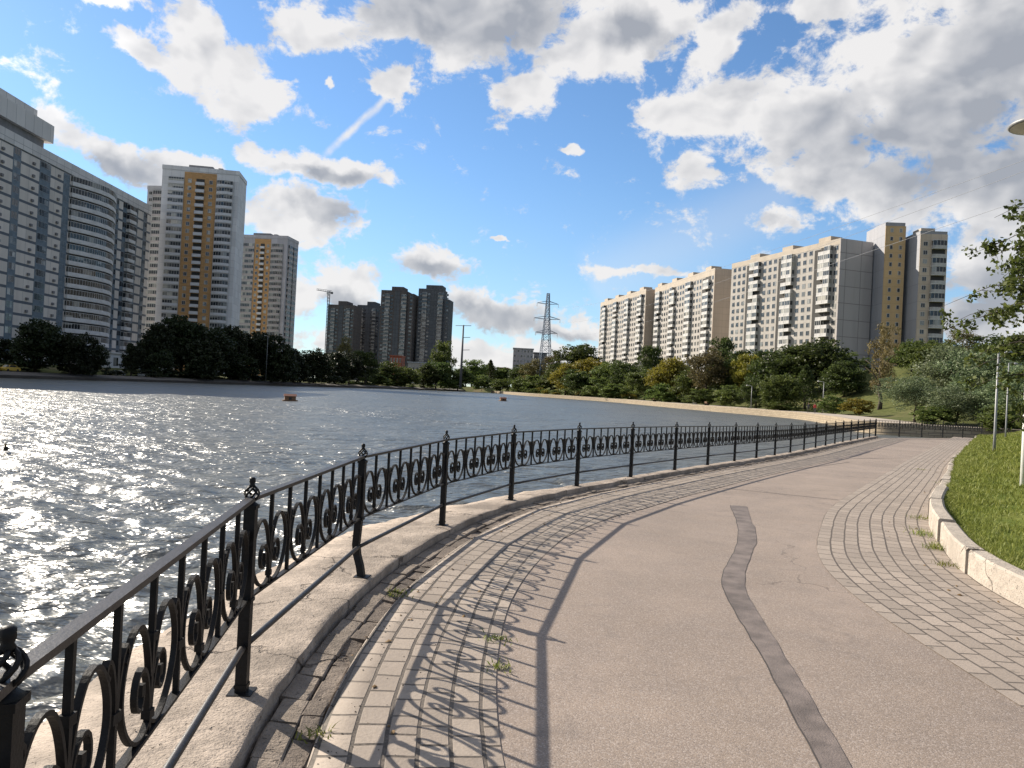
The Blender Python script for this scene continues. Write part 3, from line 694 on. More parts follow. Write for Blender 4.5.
for i in range(len(cuts)-1):
    o = link('kerb_stone', kerb_block(cuts[i], cuts[i+1]))
    lab = names[i-0] if i < 5 else ('second block of the straight kerb beyond the bend' if i == 5 else 'low pale block in the straight run of kerb receding beside the grass')
    tag(o, lab, 'kerb stone', 'kerb blocks along the grass')
GQ = np.linspace(0, KER.L, 160); I_ = KER.off(GQ, .19)
OUT = Curve2([(16, -3.4), (16.5, 4), (18, 10), (22, 18), (30, 28), (42, 42), (58, 56)]); O_ = OUT.pos(np.linspace(0, OUT.L, 160))
NB = 44; tb = (np.linspace(0, 1, NB)**1.8)[None, :, None]; XY = I_[:, None]*(1-tb)+O_[:, None]*tb
dd = np.linalg.norm(XY-I_[:, None], axis=-1)
def bank_z(dd, x, y): return .13 + .95*ss(dd, .2, 6.5) + .05*np.sin(x*1.7)*np.cos(y*1.3)*ss(dd, .2, 1) + .03*np.sin(x*4.1+y*2.7)*ss(dd, .1, .6) + gz(y)
V = np.concatenate([XY, bank_z(dd, XY[..., 0], XY[..., 1])[..., None]], -1).reshape(-1, 3); idx = np.arange(160*NB).reshape(160, NB)
Fq = np.stack([idx[:-1, :-1], idx[:-1, 1:], idx[1:, 1:], idx[1:, :-1]], -1).reshape(-1, 4)
tag(link('grass_bank', npmesh('grass_bank', V, Fq, M['lawn'], smooth=True)), kind='structure')
def blades(name, XYZ, hgt, wid, var, mat, lean=.5):
    n = len(XYZ); a = rng.random(n)*6.283; ca, sa = np.cos(a), np.sin(a); ln = rng.normal(0, lean, (n, 2))*hgt[:, None]
    b0 = XYZ-np.stack([ca*wid, sa*wid, np.zeros(n)], 1); b1 = XYZ+np.stack([ca*wid, sa*wid, np.zeros(n)], 1)
    md = XYZ+np.stack([ln[:, 0]*.35, ln[:, 1]*.35, hgt*.62], 1); tp = XYZ+np.stack([ln[:, 0], ln[:, 1], hgt], 1)
    m0 = md-np.stack([ca*wid*.7, sa*wid*.7, np.zeros(n)], 1); m1 = md+np.stack([ca*wid*.7, sa*wid*.7, np.zeros(n)], 1)
    V = np.stack([b0, b1, m1, m0, tp], 1).reshape(-1, 3); base = np.arange(n)[:, None]*5
    F4 = base+np.array([[0, 1, 2, 3]]); F3 = base+np.array([[3, 2, 4, 4]])
    Fq = np.concatenate([F4, base+np.array([[3, 2, 4, 3]])]) if False else F4
    tri = base+np.array([[3, 2, 4]])
    loops = np.concatenate([F4.ravel(), tri.ravel()]).astype(np.int32)
    me = bpy.data.meshes.new(name); me.vertices.add(len(V)); me.vertices.foreach_set('co', V.astype(np.float32).ravel())
    me.loops.add(len(loops)); me.loops.foreach_set('vertex_index', loops); me.polygons.add(2*n)
    ls = np.concatenate([np.arange(n)*4, n*4+np.arange(n)*3]).astype(np.int32); me.polygons.foreach_set('loop_start', ls)
    try: me.polygons.foreach_set('loop_total', np.concatenate([np.full(n, 4), np.full(n, 3)]).astype(np.int32))
    except Exception: pass
    me.update(calc_edges=True); at_ = me.attributes.new('var', 'FLOAT', 'POINT'); at_.data.foreach_set('value', np.repeat(var, 5).astype(np.float32)); me.materials.append(mat); me.validate()
    return me
N = 120000
sI = KER.nearest((4.45, 3.5)); fr = rng.random(N)**1.7; q = sI + (KER.L-sI)*fr; u = rng.random(N)**1.5
I2 = KER.off(q, .20); O2 = OUT.pos(q/KER.L*OUT.L); g_xy = I2*(1-u[:, None]**1.8)+O2*u[:, None]**1.8
dg = np.linalg.norm(g_xy-I2, axis=1); dist = np.linalg.norm(g_xy, axis=1)
patchy = np.sin(g_xy[:, 0]*1.3+np.sin(g_xy[:, 1]*.9)*2)*np.sin(g_xy[:, 1]*1.1)*.5+.5
gh_ = (.030+.060*rng.random(N))*(.7+.6*patchy)*np.clip(dist/14, 1, 1.8)
var = np.clip(.35+.35*patchy*rng.random(N)+.4*rng.random(N)**2, 0, 1)
XYZ = np.concatenate([g_xy, (bank_z(dg, g_xy[:, 0], g_xy[:, 1])-.01)[:, None]], 1)
tag(link('grass', blades('grass', XYZ, gh_, .004*np.clip(dist/7, 1, 5), var, M['grass'])), kind='stuff')
# weeds in the joints
def weed(px, py, n, rad, h, label, z=-.066):
    c = gnd(px, py, z+float(gz(gnd(px, py, -.1).y))); k = n; p = rng.normal(0, rad, (k, 2)); XYZ = np.stack([c.x+p[:, 0], c.y+p[:, 1], np.full(k, c.z)], 1)-np.array([c.x, c.y, c.z])
    o = link('weed_tuft', blades('weed_tuft', XYZ, h*.75*(.3+.8*rng.random(k)), np.full(k, .004), rng.random(k), M['grass'], .9), None, c); tag(o, label, 'weeds', 'weeds growing in the paving joints')
weed(921, 519, 90, .10, .10, 'weed tuft in the paving on the inside of the kerb bend')
weed(926, 535, 110, .11, .12, 'low weeds at the foot of the corner kerb block')
weed(937, 549, 120, .08, .13, 'bright weed tuft against the kerb at the open joint')
weed(950, 566, 70, .07, .08, 'small weed tuft below the short kerb block')
weed(497, 640, 60, .05, .05, 'weeds between left pavers and asphalt in the railing shadow')
weed(500, 668, 50, .04, .05, 'second weed tuft on the asphalt edge nearer the camera')
weed(398, 594, 70, .06, .05, 'weed patch in the gutter beside the bent railing post')
weed(313, 737, 60, .04, .04, 'dark weeds at the broken gutter stone')
weed(945, 484, 60, .13, .10, 'thin weeds along the straight kerb')
weed(921, 469.5, 70, .10, .05, 'dark clump of weeds on the pavers far along the walk')

# grit and dry leaves swept against the gutter and along the kerb
def litter(name, n, cur, o_mu, o_sd, ymax, size, mat, z):
    q = rng.random(n)**1.6*cur.L; q = q[cur.pos(q)[:, 1] < ymax]; n = len(q); xy = cur.off(q, np.abs(rng.normal(0, abs(o_sd), n))*np.sign(o_sd)+o_mu)
    C = np.concatenate([xy, (z+gz(xy[:, 1]))[:, None]], 1); s = size*(.5+rng.random(n)); a = rng.random(n)*6.28; dx = np.stack([np.cos(a), np.sin(a), rng.normal(0, .25, n)], 1)*s[:, None]; dy = np.stack([-np.sin(a), np.cos(a), rng.normal(0, .25, n)], 1)*s[:, None]*.6
    V = np.stack([C-dx, C-dy, C+dx, C+dy, C+np.array([0, 0, 1])*s[:, None]*.5], 1).reshape(-1, 3); b = np.arange(n)[:, None]*5
    F3 = np.concatenate([b+np.array([[0, 1, 4]]), b+np.array([[1, 2, 4]]), b+np.array([[2, 3, 4]]), b+np.array([[3, 0, 4]])])
    return tag(link(name, npmesh(name, V, F3, mat)), kind='stuff')
litter('grit', 1500, FEN, .44, .22, 16, .006, M['soil'], -.063)
litter('grit', 300, FEN, .12, -.25, 14, .006, M['soil'], .003)
litter('dry_leaves', 200, FEN, .40, .30, 22, .017, plain('dry_leaf', (.16, .095, .035), .8, var=.5, scale=3), -.061)
litter('dry_leaves', 130, KER, -.03, -.25, 34, .020, MATS['dry_leaf'], -.060)
# ------------------------------------------------------------------ buildings
def merge_stuff(name, items, mats, parent):
    Vs, loops, starts, mi, off, lo = [], [], [], [], 0, 0; allm = []
    cache = {}
    for me, loc, rz, sc_ in items:
        if me.name not in cache:
            v = np.zeros(len(me.vertices)*3, np.float32); me.vertices.foreach_get('co', v); l = np.zeros(len(me.loops), np.int32); me.loops.foreach_get('vertex_index', l)
            s_ = np.zeros(len(me.polygons), np.int32); me.polygons.foreach_get('loop_start', s_); k = np.zeros(len(me.polygons), np.int32); me.polygons.foreach_get('material_index', k)
            mp = []
            for mm in me.materials:
                if mm not in allm: allm.append(mm)
                mp.append(allm.index(mm))
            cache[me.name] = (v.reshape(-1, 3), l, s_, np.array(mp)[k])
        v, l, s_, k = cache[me.name]; c, s = math.cos(rz), math.sin(rz); v = v*np.array(sc_)
        Vs.append(np.stack([v[:, 0]*c-v[:, 1]*s+loc[0], v[:, 0]*s+v[:, 1]*c+loc[1], v[:, 2]+loc[2]], 1)); loops.append(l+off); starts.append(s_+lo); mi.append(k); off += len(v); lo += len(l)
    V = np.concatenate(Vs); L = np.concatenate(loops); S = np.concatenate(starts); K = np.concatenate(mi)
    me = bpy.data.meshes.new(name); me.vertices.add(len(V)); me.vertices.foreach_set('co', V.astype(np.float32).ravel()); me.loops.add(len(L)); me.loops.foreach_set('vertex_index', L.astype(np.int32))
    me.polygons.add(len(S)); me.polygons.foreach_set('loop_start', S.astype(np.int32))
    try: me.polygons.foreach_set('loop_total', np.append(S[1:], len(L)).astype(np.int32)-S.astype(np.int32))
    except Exception: pass
    me.update(calc_edges=True)
    for mm in allm: me.materials.append(mm)
    me.polygons.foreach_set('material_index', K.astype(np.int32)); me.validate()
    o = link(name, me, parent); o['kind'] = 'stuff'; return o
def parts(root, name, items, cap=100):
    items = [(i[0], i[1], i[2] if len(i) > 2 else 0.0, i[3] if len(i) > 3 else (1, 1, 1)) for i in items]
    W = root.matrix_basis
    items.sort(key=lambda i: (W @ Vector(i[1])).length)
    for me, loc, rz, sc_ in items[:cap]:
        o = link(name, me, root, loc); o.rotation_euler = (0, 0, rz); o.scale = sc_
    if len(items) > cap: merge_stuff(name, items[cap:], None, root)
def bld(name, label, P0, P1, z0, group=None):
    e = Vector(P1)-Vector(P0); root = empty(name, (P0[0], P0[1], z0), math.atan2(e.y, e.x), label, 'building', group); return root, e.length
def win_mesh(w_, h_, mull=1, fr=None, gl=None, proud=.07):
    mb = MB(); t = .09
    mb.box(-w_/2, w_/2, -proud, .05, 0, t, 0); mb.box(-w_/2, w_/2, -proud, .05, h_-t, h_, 0)
    mb.box(-w_/2, -w_/2+t, -proud, .05, t, h_-t, 0); mb.box(w_/2-t, w_/2, -proud, .05, t, h_-t, 0)
    for k in range(mull):
        x = -w_/2+w_*(k+1)/(mull+1); mb.box(x-.035, x+.035, -proud*.9, .05, t, h_-t, 0)
    mb.add([(-w_/2+t, -.025, t), (w_/2-t, -.025, t), (w_/2-t, -.025, h_-t), (-w_/2+t, -.025, h_-t)], [(0, 1, 2, 3)], 1)
    return mb.mesh('window', [fr or M['frame'], gl or M['glass']])
def balc_mesh(w_, d_, h_, par, glazed=True, parh=1.1, gl=None, round_=0.0, n=1):
    """balcony projecting towards -y; plan may bow out by round_"""
    mb = MB(); K = 7 if round_ else 2
    xs = [-w_/2+w_*i/(K-1) for i in range(K)]; ys = [-d_-round_*math.sin(math.pi*i/(K-1)) for i in range(K)]
    pts = [(-w_/2, 0.02)]+list(zip(xs, ys))+[(w_/2, .02)]
    def strip(z0, z1, ins, mi):
        c = [(x*(1-ins/w_*2), y+ins if i not in (0, len(pts)-1) else y) for i, (x, y) in enumerate(pts)]
        for i in range(len(c)-1):
            a, b = c[i], c[i+1]; mb.add([(*a, z0), (*b, z0), (*b, z1), (*a, z1)], [(0, 1, 2, 3)], mi)
    strip(-.16, .04, -.04, 0); strip(.04, parh, 0, 1)
    for z in (-.16, parh):
        mb.add([(x, y, z) for x, y in pts], [tuple(range(len(pts)))], 0)
    if glazed:
        strip(parh, h_-.3, .06, 2); strip(h_-.3, h_-.16, .02, 0)
        m_ = max(2, int(w_/.9))
        for i in range(m_+1):
            x = -w_/2+w_*i/m_; t = (x+w_/2)/w_; y = -d_-round_*math.sin(math.pi*t); mb.box(x-.04, x+.04, y+.0, y+.09, parh, h_-.3, 0)
    else:
        mb.add([(-w_/2+.05, -.015, parh-.9), (w_/2-.05, -.015, parh-.9), (w_/2-.05, -.015, h_-.25), (-w_/2+.05, -.015, h_-.25)], [(0, 1, 2, 3)], 3)
    return mb.mesh('balcony', [M['frame'], par, gl or M['glass'], M['darkrec']])
def roof_edge(root, L, D, z, h_, mat, t=.3):
    mb = MB(); mb.box(-.06, L+.06, -.06, t, z, z+h_); mb.box(-.06, L+.06, D-t, D+.06, z, z+h_); mb.box(-.06, t, t, D-t, z, z+h_); mb.box(L-t, L+.06, t, D-t, z, z+h_)
    return mb.build('parapet', mat, root)

# ---- the long slab on the left bank, seen in shade
M['A_wall'] = wall_mat('slab_wall', (0.70, 0.645, 0.585), (0.30, 0.30, 0.30), 6.2, 3.45, band=(0.13, 0.15, 0.175), bandh=.75, fh=3.45, bandoff=.3)
M['A_par'] = wall_mat('slab_parapet', (0.68, 0.66, 0.64), (0.26, 0.26, 0.27), 4.0, 30)
M['A_balc'] = plain('balcony_parapet_grey', (0.68, 0.67, 0.66), .8, var=.15, scale=.5)
M['A_core'] = plain('bay_back_wall', (0.20, 0.20, 0.21), .9, var=.2, scale=.4)
rA, LA = bld('apartment_building', 'long grey slab of flats with blue window columns and a bowed balcony bay', (-135.3, 155), (-139, 286), 1.5)
mb = MB(); mb.box(0, LA, 0, 17, 0, 58.7); mb.build('wall', M['A_wall'], rA)
mb = MB(); mb.box(-.1, LA+.1, -.25, 17.2, 58.7, 62); mb.build('parapet', M['A_par'], rA)
mb = MB(); mb.box(18, 66, 2.5, 15, 62.0, 65.4); mb.box(17, 68.5, 1.2, 16, 65.4, 70.6, 1); mb.box(20, 63, 3, 14, 70.6, 73.2, 1); mb.build('penthouse', [M['A_core'], M['A_par']], rA)
mb = MB()
for s_ in (84, 95, 106, 117, 126): mb.box(s_, s_+3, 5, 9, 62, 64.2)
mb.build('roof_vent', M['A_core'], rA)
fh = 3.45; wins = []; balc = []; small = []
M['A_fr'] = plain('slab_window_frame', (.28, .31, .34), .6, var=.1); M['A_gl'] = glass_mat('slab_glass', (.03, .045, .06), (.42, .44, .44), .62)
wm = win_mesh(2.8, 1.9, 1, M['A_fr'], M['A_gl']); wm2 = win_mesh(4.9, 1.9, 2, M['A_fr'], M['A_gl'])
bp = MB()
for f in range(17):
    z = f*fh+.5
    for s_, wd in ((4, 3.2), (16, 3.2), (28, 3.2), (38, 3.2), (50.2, 3.4), (63.2, 5.4), (74.2, 3.4), (105, 3.2), (110.9, 2.6), (119.2, 2.6), (126.5, 2.8)):
        wins.append((wm2 if wd > 4 else wm, (s_, -.02, z+.95)))
        if f == 0: bp.box(s_-wd/2, s_+wd/2, -.045, .3, .4, 58.2)
    for s_ in (57.5, 70, 44): small.append((None, (s_, z+.4)))
bp.build('window_bay', M['blueframe'], rA)
parts(rA, 'window', wins)
sv = MB()
for _, (s_, z) in small: sv.box(s_-.45, s_+.45, -.45, -.003, z, z+.7)
sv.build('air_conditioner', M['A_core'], rA)['kind'] = 'stuff'
bm1 = balc_mesh(27, .6, 3.0, M['A_balc'], True, 1.15, M['glass'], 4.2); bs = balc_mesh(5.0, 1.1, 2.9, M['A_balc'], True, 1.1, M['glass'])
for f in range(1, 17):
    balc.append((bm1, (90.0, -.02, f*fh+.35)))
    balc.append((bs, (115.0, -.02, f*fh+.35)))
parts(rA, 'balcony', balc)
for f in (5, 10): pass
mb = MB(); mb.box(84, 128, -11, -.3, -.6, 5.0, 0); mb.box(83.6, 128.4, -11.4, -.3, 5.0, 5.5, 0)
for k in range(7): mb.box(86+k*6, 89+k*6, -11.03, -11.005, 1.2, 3.8, 1)
mb.build('entrance_annex', [M['white'], M['glass']], rA)

# ---- yellow striped towers
M['T_white'] = wall_mat('tower_white', (0.70, 0.70, 0.71), (0.36, 0.37, 0.40), 3.3, 2.75, js=.03)
M['T_yel'] = wall_mat('tower_yellow', (0.55, 0.325, 0.150), (0.40, 0.24, 0.12), 1.2, .4, js=.02, var=.15)
M['T_lil'] = wall_mat('tower_lilac', (0.48, 0.47, 0.50), (0.32, 0.32, 0.34), 3.0, 2.9, js=.03)
M['T_bal'] = plain('tower_balcony_white', (0.62, 0.62, 0.64), .7, var=.12, scale=.4)
M['T_bal2'] = plain('tower_balcony_tan', (0.40, 0.36, 0.36), .7, var=.15, scale=.4)
def striped(label, P0, P1, z0, floors, fh, bodymat, balmat, fy0=.29, fy1=.71):
    r_, L = bld('apartment_tower', label, P0, P1, z0); H = floors*fh; D = 15
    mb = MB(); mb.box(0, L, 0, D, 0, H); mb.build('wall', bodymat, r_)
    mb = MB(); mb.box(-.15, L+.15, -.15, D+.15, H, H+1.6); mb.build('parapet', bodymat, r_)
    mb = MB(); mb.box(L*.3, L*.62, 4, 10, H+1.6, H+3.4); mb.box(L*.7, L*.76, 3, 6, H+1.6, H+2.8); mb.build('roof_house', M['A_core'], r_)
    mb = MB(); mb.box(L*fy0, L*fy1, -.12, .2, 0, H-.4); mb.build('brick_panel', M['T_yel'], r_)
    wl = []; bl = []; yw = fy1-fy0
    w1 = win_mesh(1.3, 1.5, 1, M['frame'], M['glass2'], .06); lL = fy0-.09; lR = .93-fy1-.01
    bL = balc_mesh(L*lL, .35, fh-.1, balmat, True, 1.0, M['glass2']); bM_ = balc_mesh(L*yw*.27, .9, fh-.1, M['T_bal'], False, 1.05); bR = balc_mesh(L*lR, .7, fh-.1, balmat, True, 1.0, M['glass'], .7)
    for f in range(floors-1):
        z = f*fh+.35
        wl += [(w1, (L*(fy0+yw*.17), -.14, z+.65)), (w1, (L*(fy0+yw*.83), -.14, z+.65))]
        bl += [(bL, (L*(.085+lL/2), -.02, z)), (bM_, (L*(fy0+yw*.5), -.13, z)), (bR, (L*(fy1+.01+lR/2), -.02, z))]
    parts(r_, 'window', wl); parts(r_, 'balcony', bl)
    return r_, L, H
striped('tallest white tower of flats with a yellow middle stripe left of the lake', (-137.0, 289), (-109.4, 293.2), 1.8, 28, 2.75, M['T_white'], M['T_bal'])
r3, L3, H3 = striped('shorter yellow striped tower half hidden behind the tallest tower', (-151, 402), (-121.6, 399), 2.0, 25, 2.9, M['T_lil'], M['T_bal2'], .40, .70)
bside = balc_mesh(4.5, .8, 2.8, M['T_bal2'], True, 1.0)
parts(r3, 'side_balcony', [(bside, (L3+.02, 4.0+6*k, f*2.9+.35), math.pi/2) for f in range(24) for k in (0, 1)])
rS, LS = bld('apartment_tower', 'narrow pale tower seen in the gap between long grey slab and yellow tower', (-163, 331), (-146, 329), 1.8)
mb = MB(); mb.box(0, LS, 0, 15, 0, 79); mb.box(-.1, LS+.1, -.1, 15.1, 79, 80.5); mb.build('wall', M['T_lil'], rS)
bq = balc_mesh(4.2, .8, 2.8, M['T_bal2'], True, 1.0); wq_ = win_mesh(1.6, 1.5, 1)
parts(rS, 'balcony', [(bq, (5.2, -.02, f*2.9+.35)) for f in range(27)]); parts(rS, 'window', [(wq_, (1.6, -.02, f*2.9+1.1)) for f in range(27)]+[(wq_, (10, -.02, f*2.9+1.1)) for f in range(27)])

# ---- dark towers far across the water
M['D_wall'] = wall_mat('dark_facade', (0.115, 0.103, 0.103), (0.065, 0.06, 0.06), 3.2, 3.0, js=.12)
M['D_blue'] = wall_mat('dark_facade_blue', (0.108, 0.115, 0.13), (0.065, 0.07, 0.08), 3.2, 3.0, js=.12)
M['D_fr'] = plain('dark_frame', (0.13, 0.13, 0.14), .7, var=.1)
M['D_gl'] = glass_mat('dark_tower_glass', (0.02, 0.025, 0.032), (0.30, 0.30, 0.30), .5)
M['D_par'] = plain('dark_balcony', (0.22, 0.205, 0.20), .8, var=.25, scale=.3)
def dark_tower(label, x0, x1, ytop, Y, mat, bump=(.35, .68), step=0.0):
    a = at(x0, ytop, Y); b = at(x1, ytop, Y); z0 = 2.0; H = a.z-z0
    r_, L = bld('apartment_tower', label, (a.x, Y+2), (b.x, Y-1), z0, 'dark towers across the water'); D = 18; n = int(H/3); fh = H/n
    mb = MB(); mb.box(0, L*(1-.22 if step else 1), 0, D, 0, H)
    if step: mb.box(L*.78, L, 1.5, D-1, 0, H-step)
    mb.build('wall', mat, r_)
    mb = MB(); mb.box(L*bump[0], L*bump[1], 2, D-2, H, H+3.2); mb.build('roof_house', mat, r_)
    mb = MB(); mb.box(L*.42, L*.58, -.12, .1, 1, H-.5); mb.build('stair_bay', M['D_blue'], r_)
    w1 = win_mesh(2.2, 1.6, 1, M['D_fr'], M['D_gl']); b1 = balc_mesh(L*.15, .9, fh-.1, M['D_par'], True, 1.0, M['D_gl'])
    parts(r_, 'window', [(w1, (L*u, -.02 if not (step and u > .78) else 1.48, f*fh+.9)) for f in range(n-1) for u in (.08, .34, .66, .92)])
    parts(r_, 'balcony', [(b1, (L*u, -.02, f*fh+.3)) for f in range(n-1) for u in (.21, .77 if not step else .72)])
dark_tower('leftmost low dark tower of the group, beside the crane', 327.5, 355, 304, 610, M['D_wall'])
dark_tower('low dark blue tower between the crane tower and the taller tower', 357, 380, 304.5, 640, M['D_blue'], (.4, .75))
dark_tower('tall dark tower with bluish windows joined to the lower ones', 381, 414, 289.5, 600, M['D_wall'], (.3, .66), 2)
dark_tower('tallest dark tower standing alone with stepped roof', 418.5, 450, 288, 605, M['D_blue'], (.22, .74), 8)

# ---- the long block on the right bank
M['R_wall'] = wall_mat('long_block_wall', (0.40, 0.375, 0.345), (0.34, 0.31, 0.28), 3.3, 2.9, js=.05, var=.08)
M['R_end'] = wall_mat('end_wall_beige', (0.52, 0.42, 0.335), (0.39, 0.32, 0.26), 6.5, 2.9, js=.06, var=.05)
M['R_endg'] = wall_mat('end_wall_lilac', (0.45, 0.42, 0.42), (0.24, 0.22, 0.22), 6.6, 5.8, js=.12, var=.05)
M['R_blue'] = wall_mat('tower_bluegrey', (0.32, 0.325, 0.35), (0.25, 0.26, 0.28), 9, 5.8, js=.10, var=.05)  # cast shade of the neighbouring section put into the wall colour
M['R_yel'] = wall_mat('stair_yellow', (0.60, 0.42, 0.23), (0.43, 0.31, 0.18), 9, 2.9, js=.05, var=.06)
M['R_top'] = plain('attic_band', (0.40, 0.345, 0.28), .8, var=.12, scale=.3)
M['R_bal'] = plain('balcony_panel', (0.43, 0.42, 0.41), .75, var=.3, scale=.35)
M['R_cream'] = wall_mat('cream_panel', (0.58, 0.48, 0.385), (0.36, 0.31, 0.26), 3.2, 2.9, js=.05)
M['R_fr'] = plain('block_frame', (.30, .29, .28), .6, var=.15)
def long_seg(label, Pf, Pn, zt, endmat, period=20.0):
    r_, L = bld('apartment_block', label, Pf, Pn, 8.0, 'sections of the long block'); fh = 2.9; n = 17; H = n*fh; D = 14
    mb = MB(); mb.box(0, L, 0, D, -6, H); mb.build('wall', M['R_wall'], r_)
    mb = MB(); mb.box(0, L, -.06, D, H, zt-8); mb.build('attic', M['R_top'], r_)
    mb = MB(); mb.box(L+.003, L+.25, -.05, D+.05, -6, zt-8.05); mb.build('end_wall', endmat, r_)
    w1 = win_mesh(1.75, 1.7, 1, M['R_fr'], M['glass']); b1 = balc_mesh(2.9, 1.3, fh, M['R_bal'], True, 1.05, M['glass2']); b2 = balc_mesh(2.9, 1.3, fh, M['R_bal'], False, 1.05)
    wl, bl, rec, hdl = [], [], MB(), []
    x = L-3.4
    while x > 4:
        for f in range(n):
            for k in (0, 1):
                if x-1.5-3*k > 1: bl.append((b1 if rng.random() < .76 else b2, (x-1.5-3*k, -.02, f*fh+.2)))
            for k in range(3):
                xx = x-6-3.2-1.9-3.2*k
                if xx > 1: wl.append((w1, (xx, -.02, f*fh+.95)))
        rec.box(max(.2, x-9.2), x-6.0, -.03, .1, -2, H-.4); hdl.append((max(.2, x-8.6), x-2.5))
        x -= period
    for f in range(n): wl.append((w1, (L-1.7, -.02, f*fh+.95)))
    rec.build('loggia_recess', M['darkrec'], r_); [MB().box(a, b, 1, 6, zt-8, zt-6.1).build('lift_house', M['R_top'], r_) for a, b in hdl]  # flat dark panels, recess shade painted on the wall face
    parts(r_, 'window', wl); parts(r_, 'balcony', bl)
long_seg('far section of the long pale block, with the slim beige end strip', (54.5, 490), (70.6, 415), 60.0, M['R_end'])
long_seg('middle section of the long pale block, with the broad beige end wall', (75, 412), (88.2, 340), 60.3, M['R_end'])
long_seg('near section of the long pale block, ending in a grey lilac wall', (90.7, 322), (110.8, 262), 59.3, M['R_endg'])
rD, LD = bld('stair_tower', 'tall yellow faced stair tower rising above the end of the long block', (124.2, 258), (130.7, 257.6), 8.0)
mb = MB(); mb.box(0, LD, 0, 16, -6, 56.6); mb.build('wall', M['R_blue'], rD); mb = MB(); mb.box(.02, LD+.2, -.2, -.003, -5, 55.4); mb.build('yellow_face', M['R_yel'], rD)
w1 = win_mesh(1.0, 1.4, 0); parts(rD, 'window', [(w1, (LD*u, -.22, f*2.9+1.0)) for f in range(19) for u in (.32, .78)])
rE, LE = bld('apartment_tower', 'cream corner tower with stacked balconies at the right end of the block', (131.9, 250), (140.5, 249.4), 8.0)
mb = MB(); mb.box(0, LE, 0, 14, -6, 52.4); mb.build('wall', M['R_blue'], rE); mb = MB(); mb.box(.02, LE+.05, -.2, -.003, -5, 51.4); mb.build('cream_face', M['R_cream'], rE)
mb = MB(); mb.box(1.5, 6, 3, 9, 52.4, 54); mb.build('lift_house', M['R_top'], rE)
w1 = win_mesh(1.4, 1.5, 1); be = balc_mesh(4.4, 1.0, 2.9, M['R_bal'], True, 1.0, M['glass'], .4); be2 = balc_mesh(4.4, 1.0, 2.9, M['R_bal'], False, 1.0, M['glass'], .4)
parts(rE, 'window', [(w1, (LE*.2, -.22, f*2.9+1.0)) for f in range(17)]); parts(rE, 'balcony', [(be if f % 3 else be2, (LE*.68, -.22, f*2.9+.2)) for f in range(17)])

# ---- small far buildings
def far_block(name, label, x0, x1, ytop, Y, mat, z0=2.0, depth=14, rows=8, cols=6, roofmat=None, cat='building'):
    a = at(x0, ytop, Y); b = at(x1, ytop, Y); r_, L = bld(name, label, (a.x, Y), (b.x, Y), z0); H = a.z-z0
    mb = MB(); mb.box(0, L, 0, depth, 0, H); mb.build('wall', mat, r_)
    mb = MB(); mb.box(-.4, L+.4, -.4, depth+.4, H, H+.6); mb.build('roof', roofmat or mat, r_)
    w1 = win_mesh(L/cols*.5, H/rows*.5, 1)
    parts(r_, 'window', [(w1, (L*(c+.5)/cols, -.02, H*(f+.3)/rows)) for f in range(rows) for c in range(cols)])
far_block('office_building', 'pale grey block standing beside the lattice pylon', 513.5, 533.5, 348.5, 520, plain('grey_block', (.34, .34, .36), .8, var=.1, scale=.1))
far_block('office_building', 'lower dark block right behind the pale grey block', 534, 547, 353, 540, M['D_blue'])
far_block('brick_house', 'low red brick house among trees below the dark towers', 390, 402, 356, 480, plain('red_brick', (.26, .075, .045), .85, var=.2, scale=.5), rows=3, cols=4)
far_block('pavilion', 'low pavilion with pale blue roof among the trees below the towers', 408, 431, 362.5, 470, plain('pavilion_wall', (.33, .32, .33), .8), rows=1, cols=6, roofmat=plain('pavilion_roof', (.30, .33, .40), .6))
far_block('brick_house', 'tiny pale house with orange roof below the grey block', 497, 508, 368, 505, plain('house_pale', (.42, .36, .33), .8), rows=2, cols=3, roofmat=plain('orange_roof', (.32, .13, .06), .8))

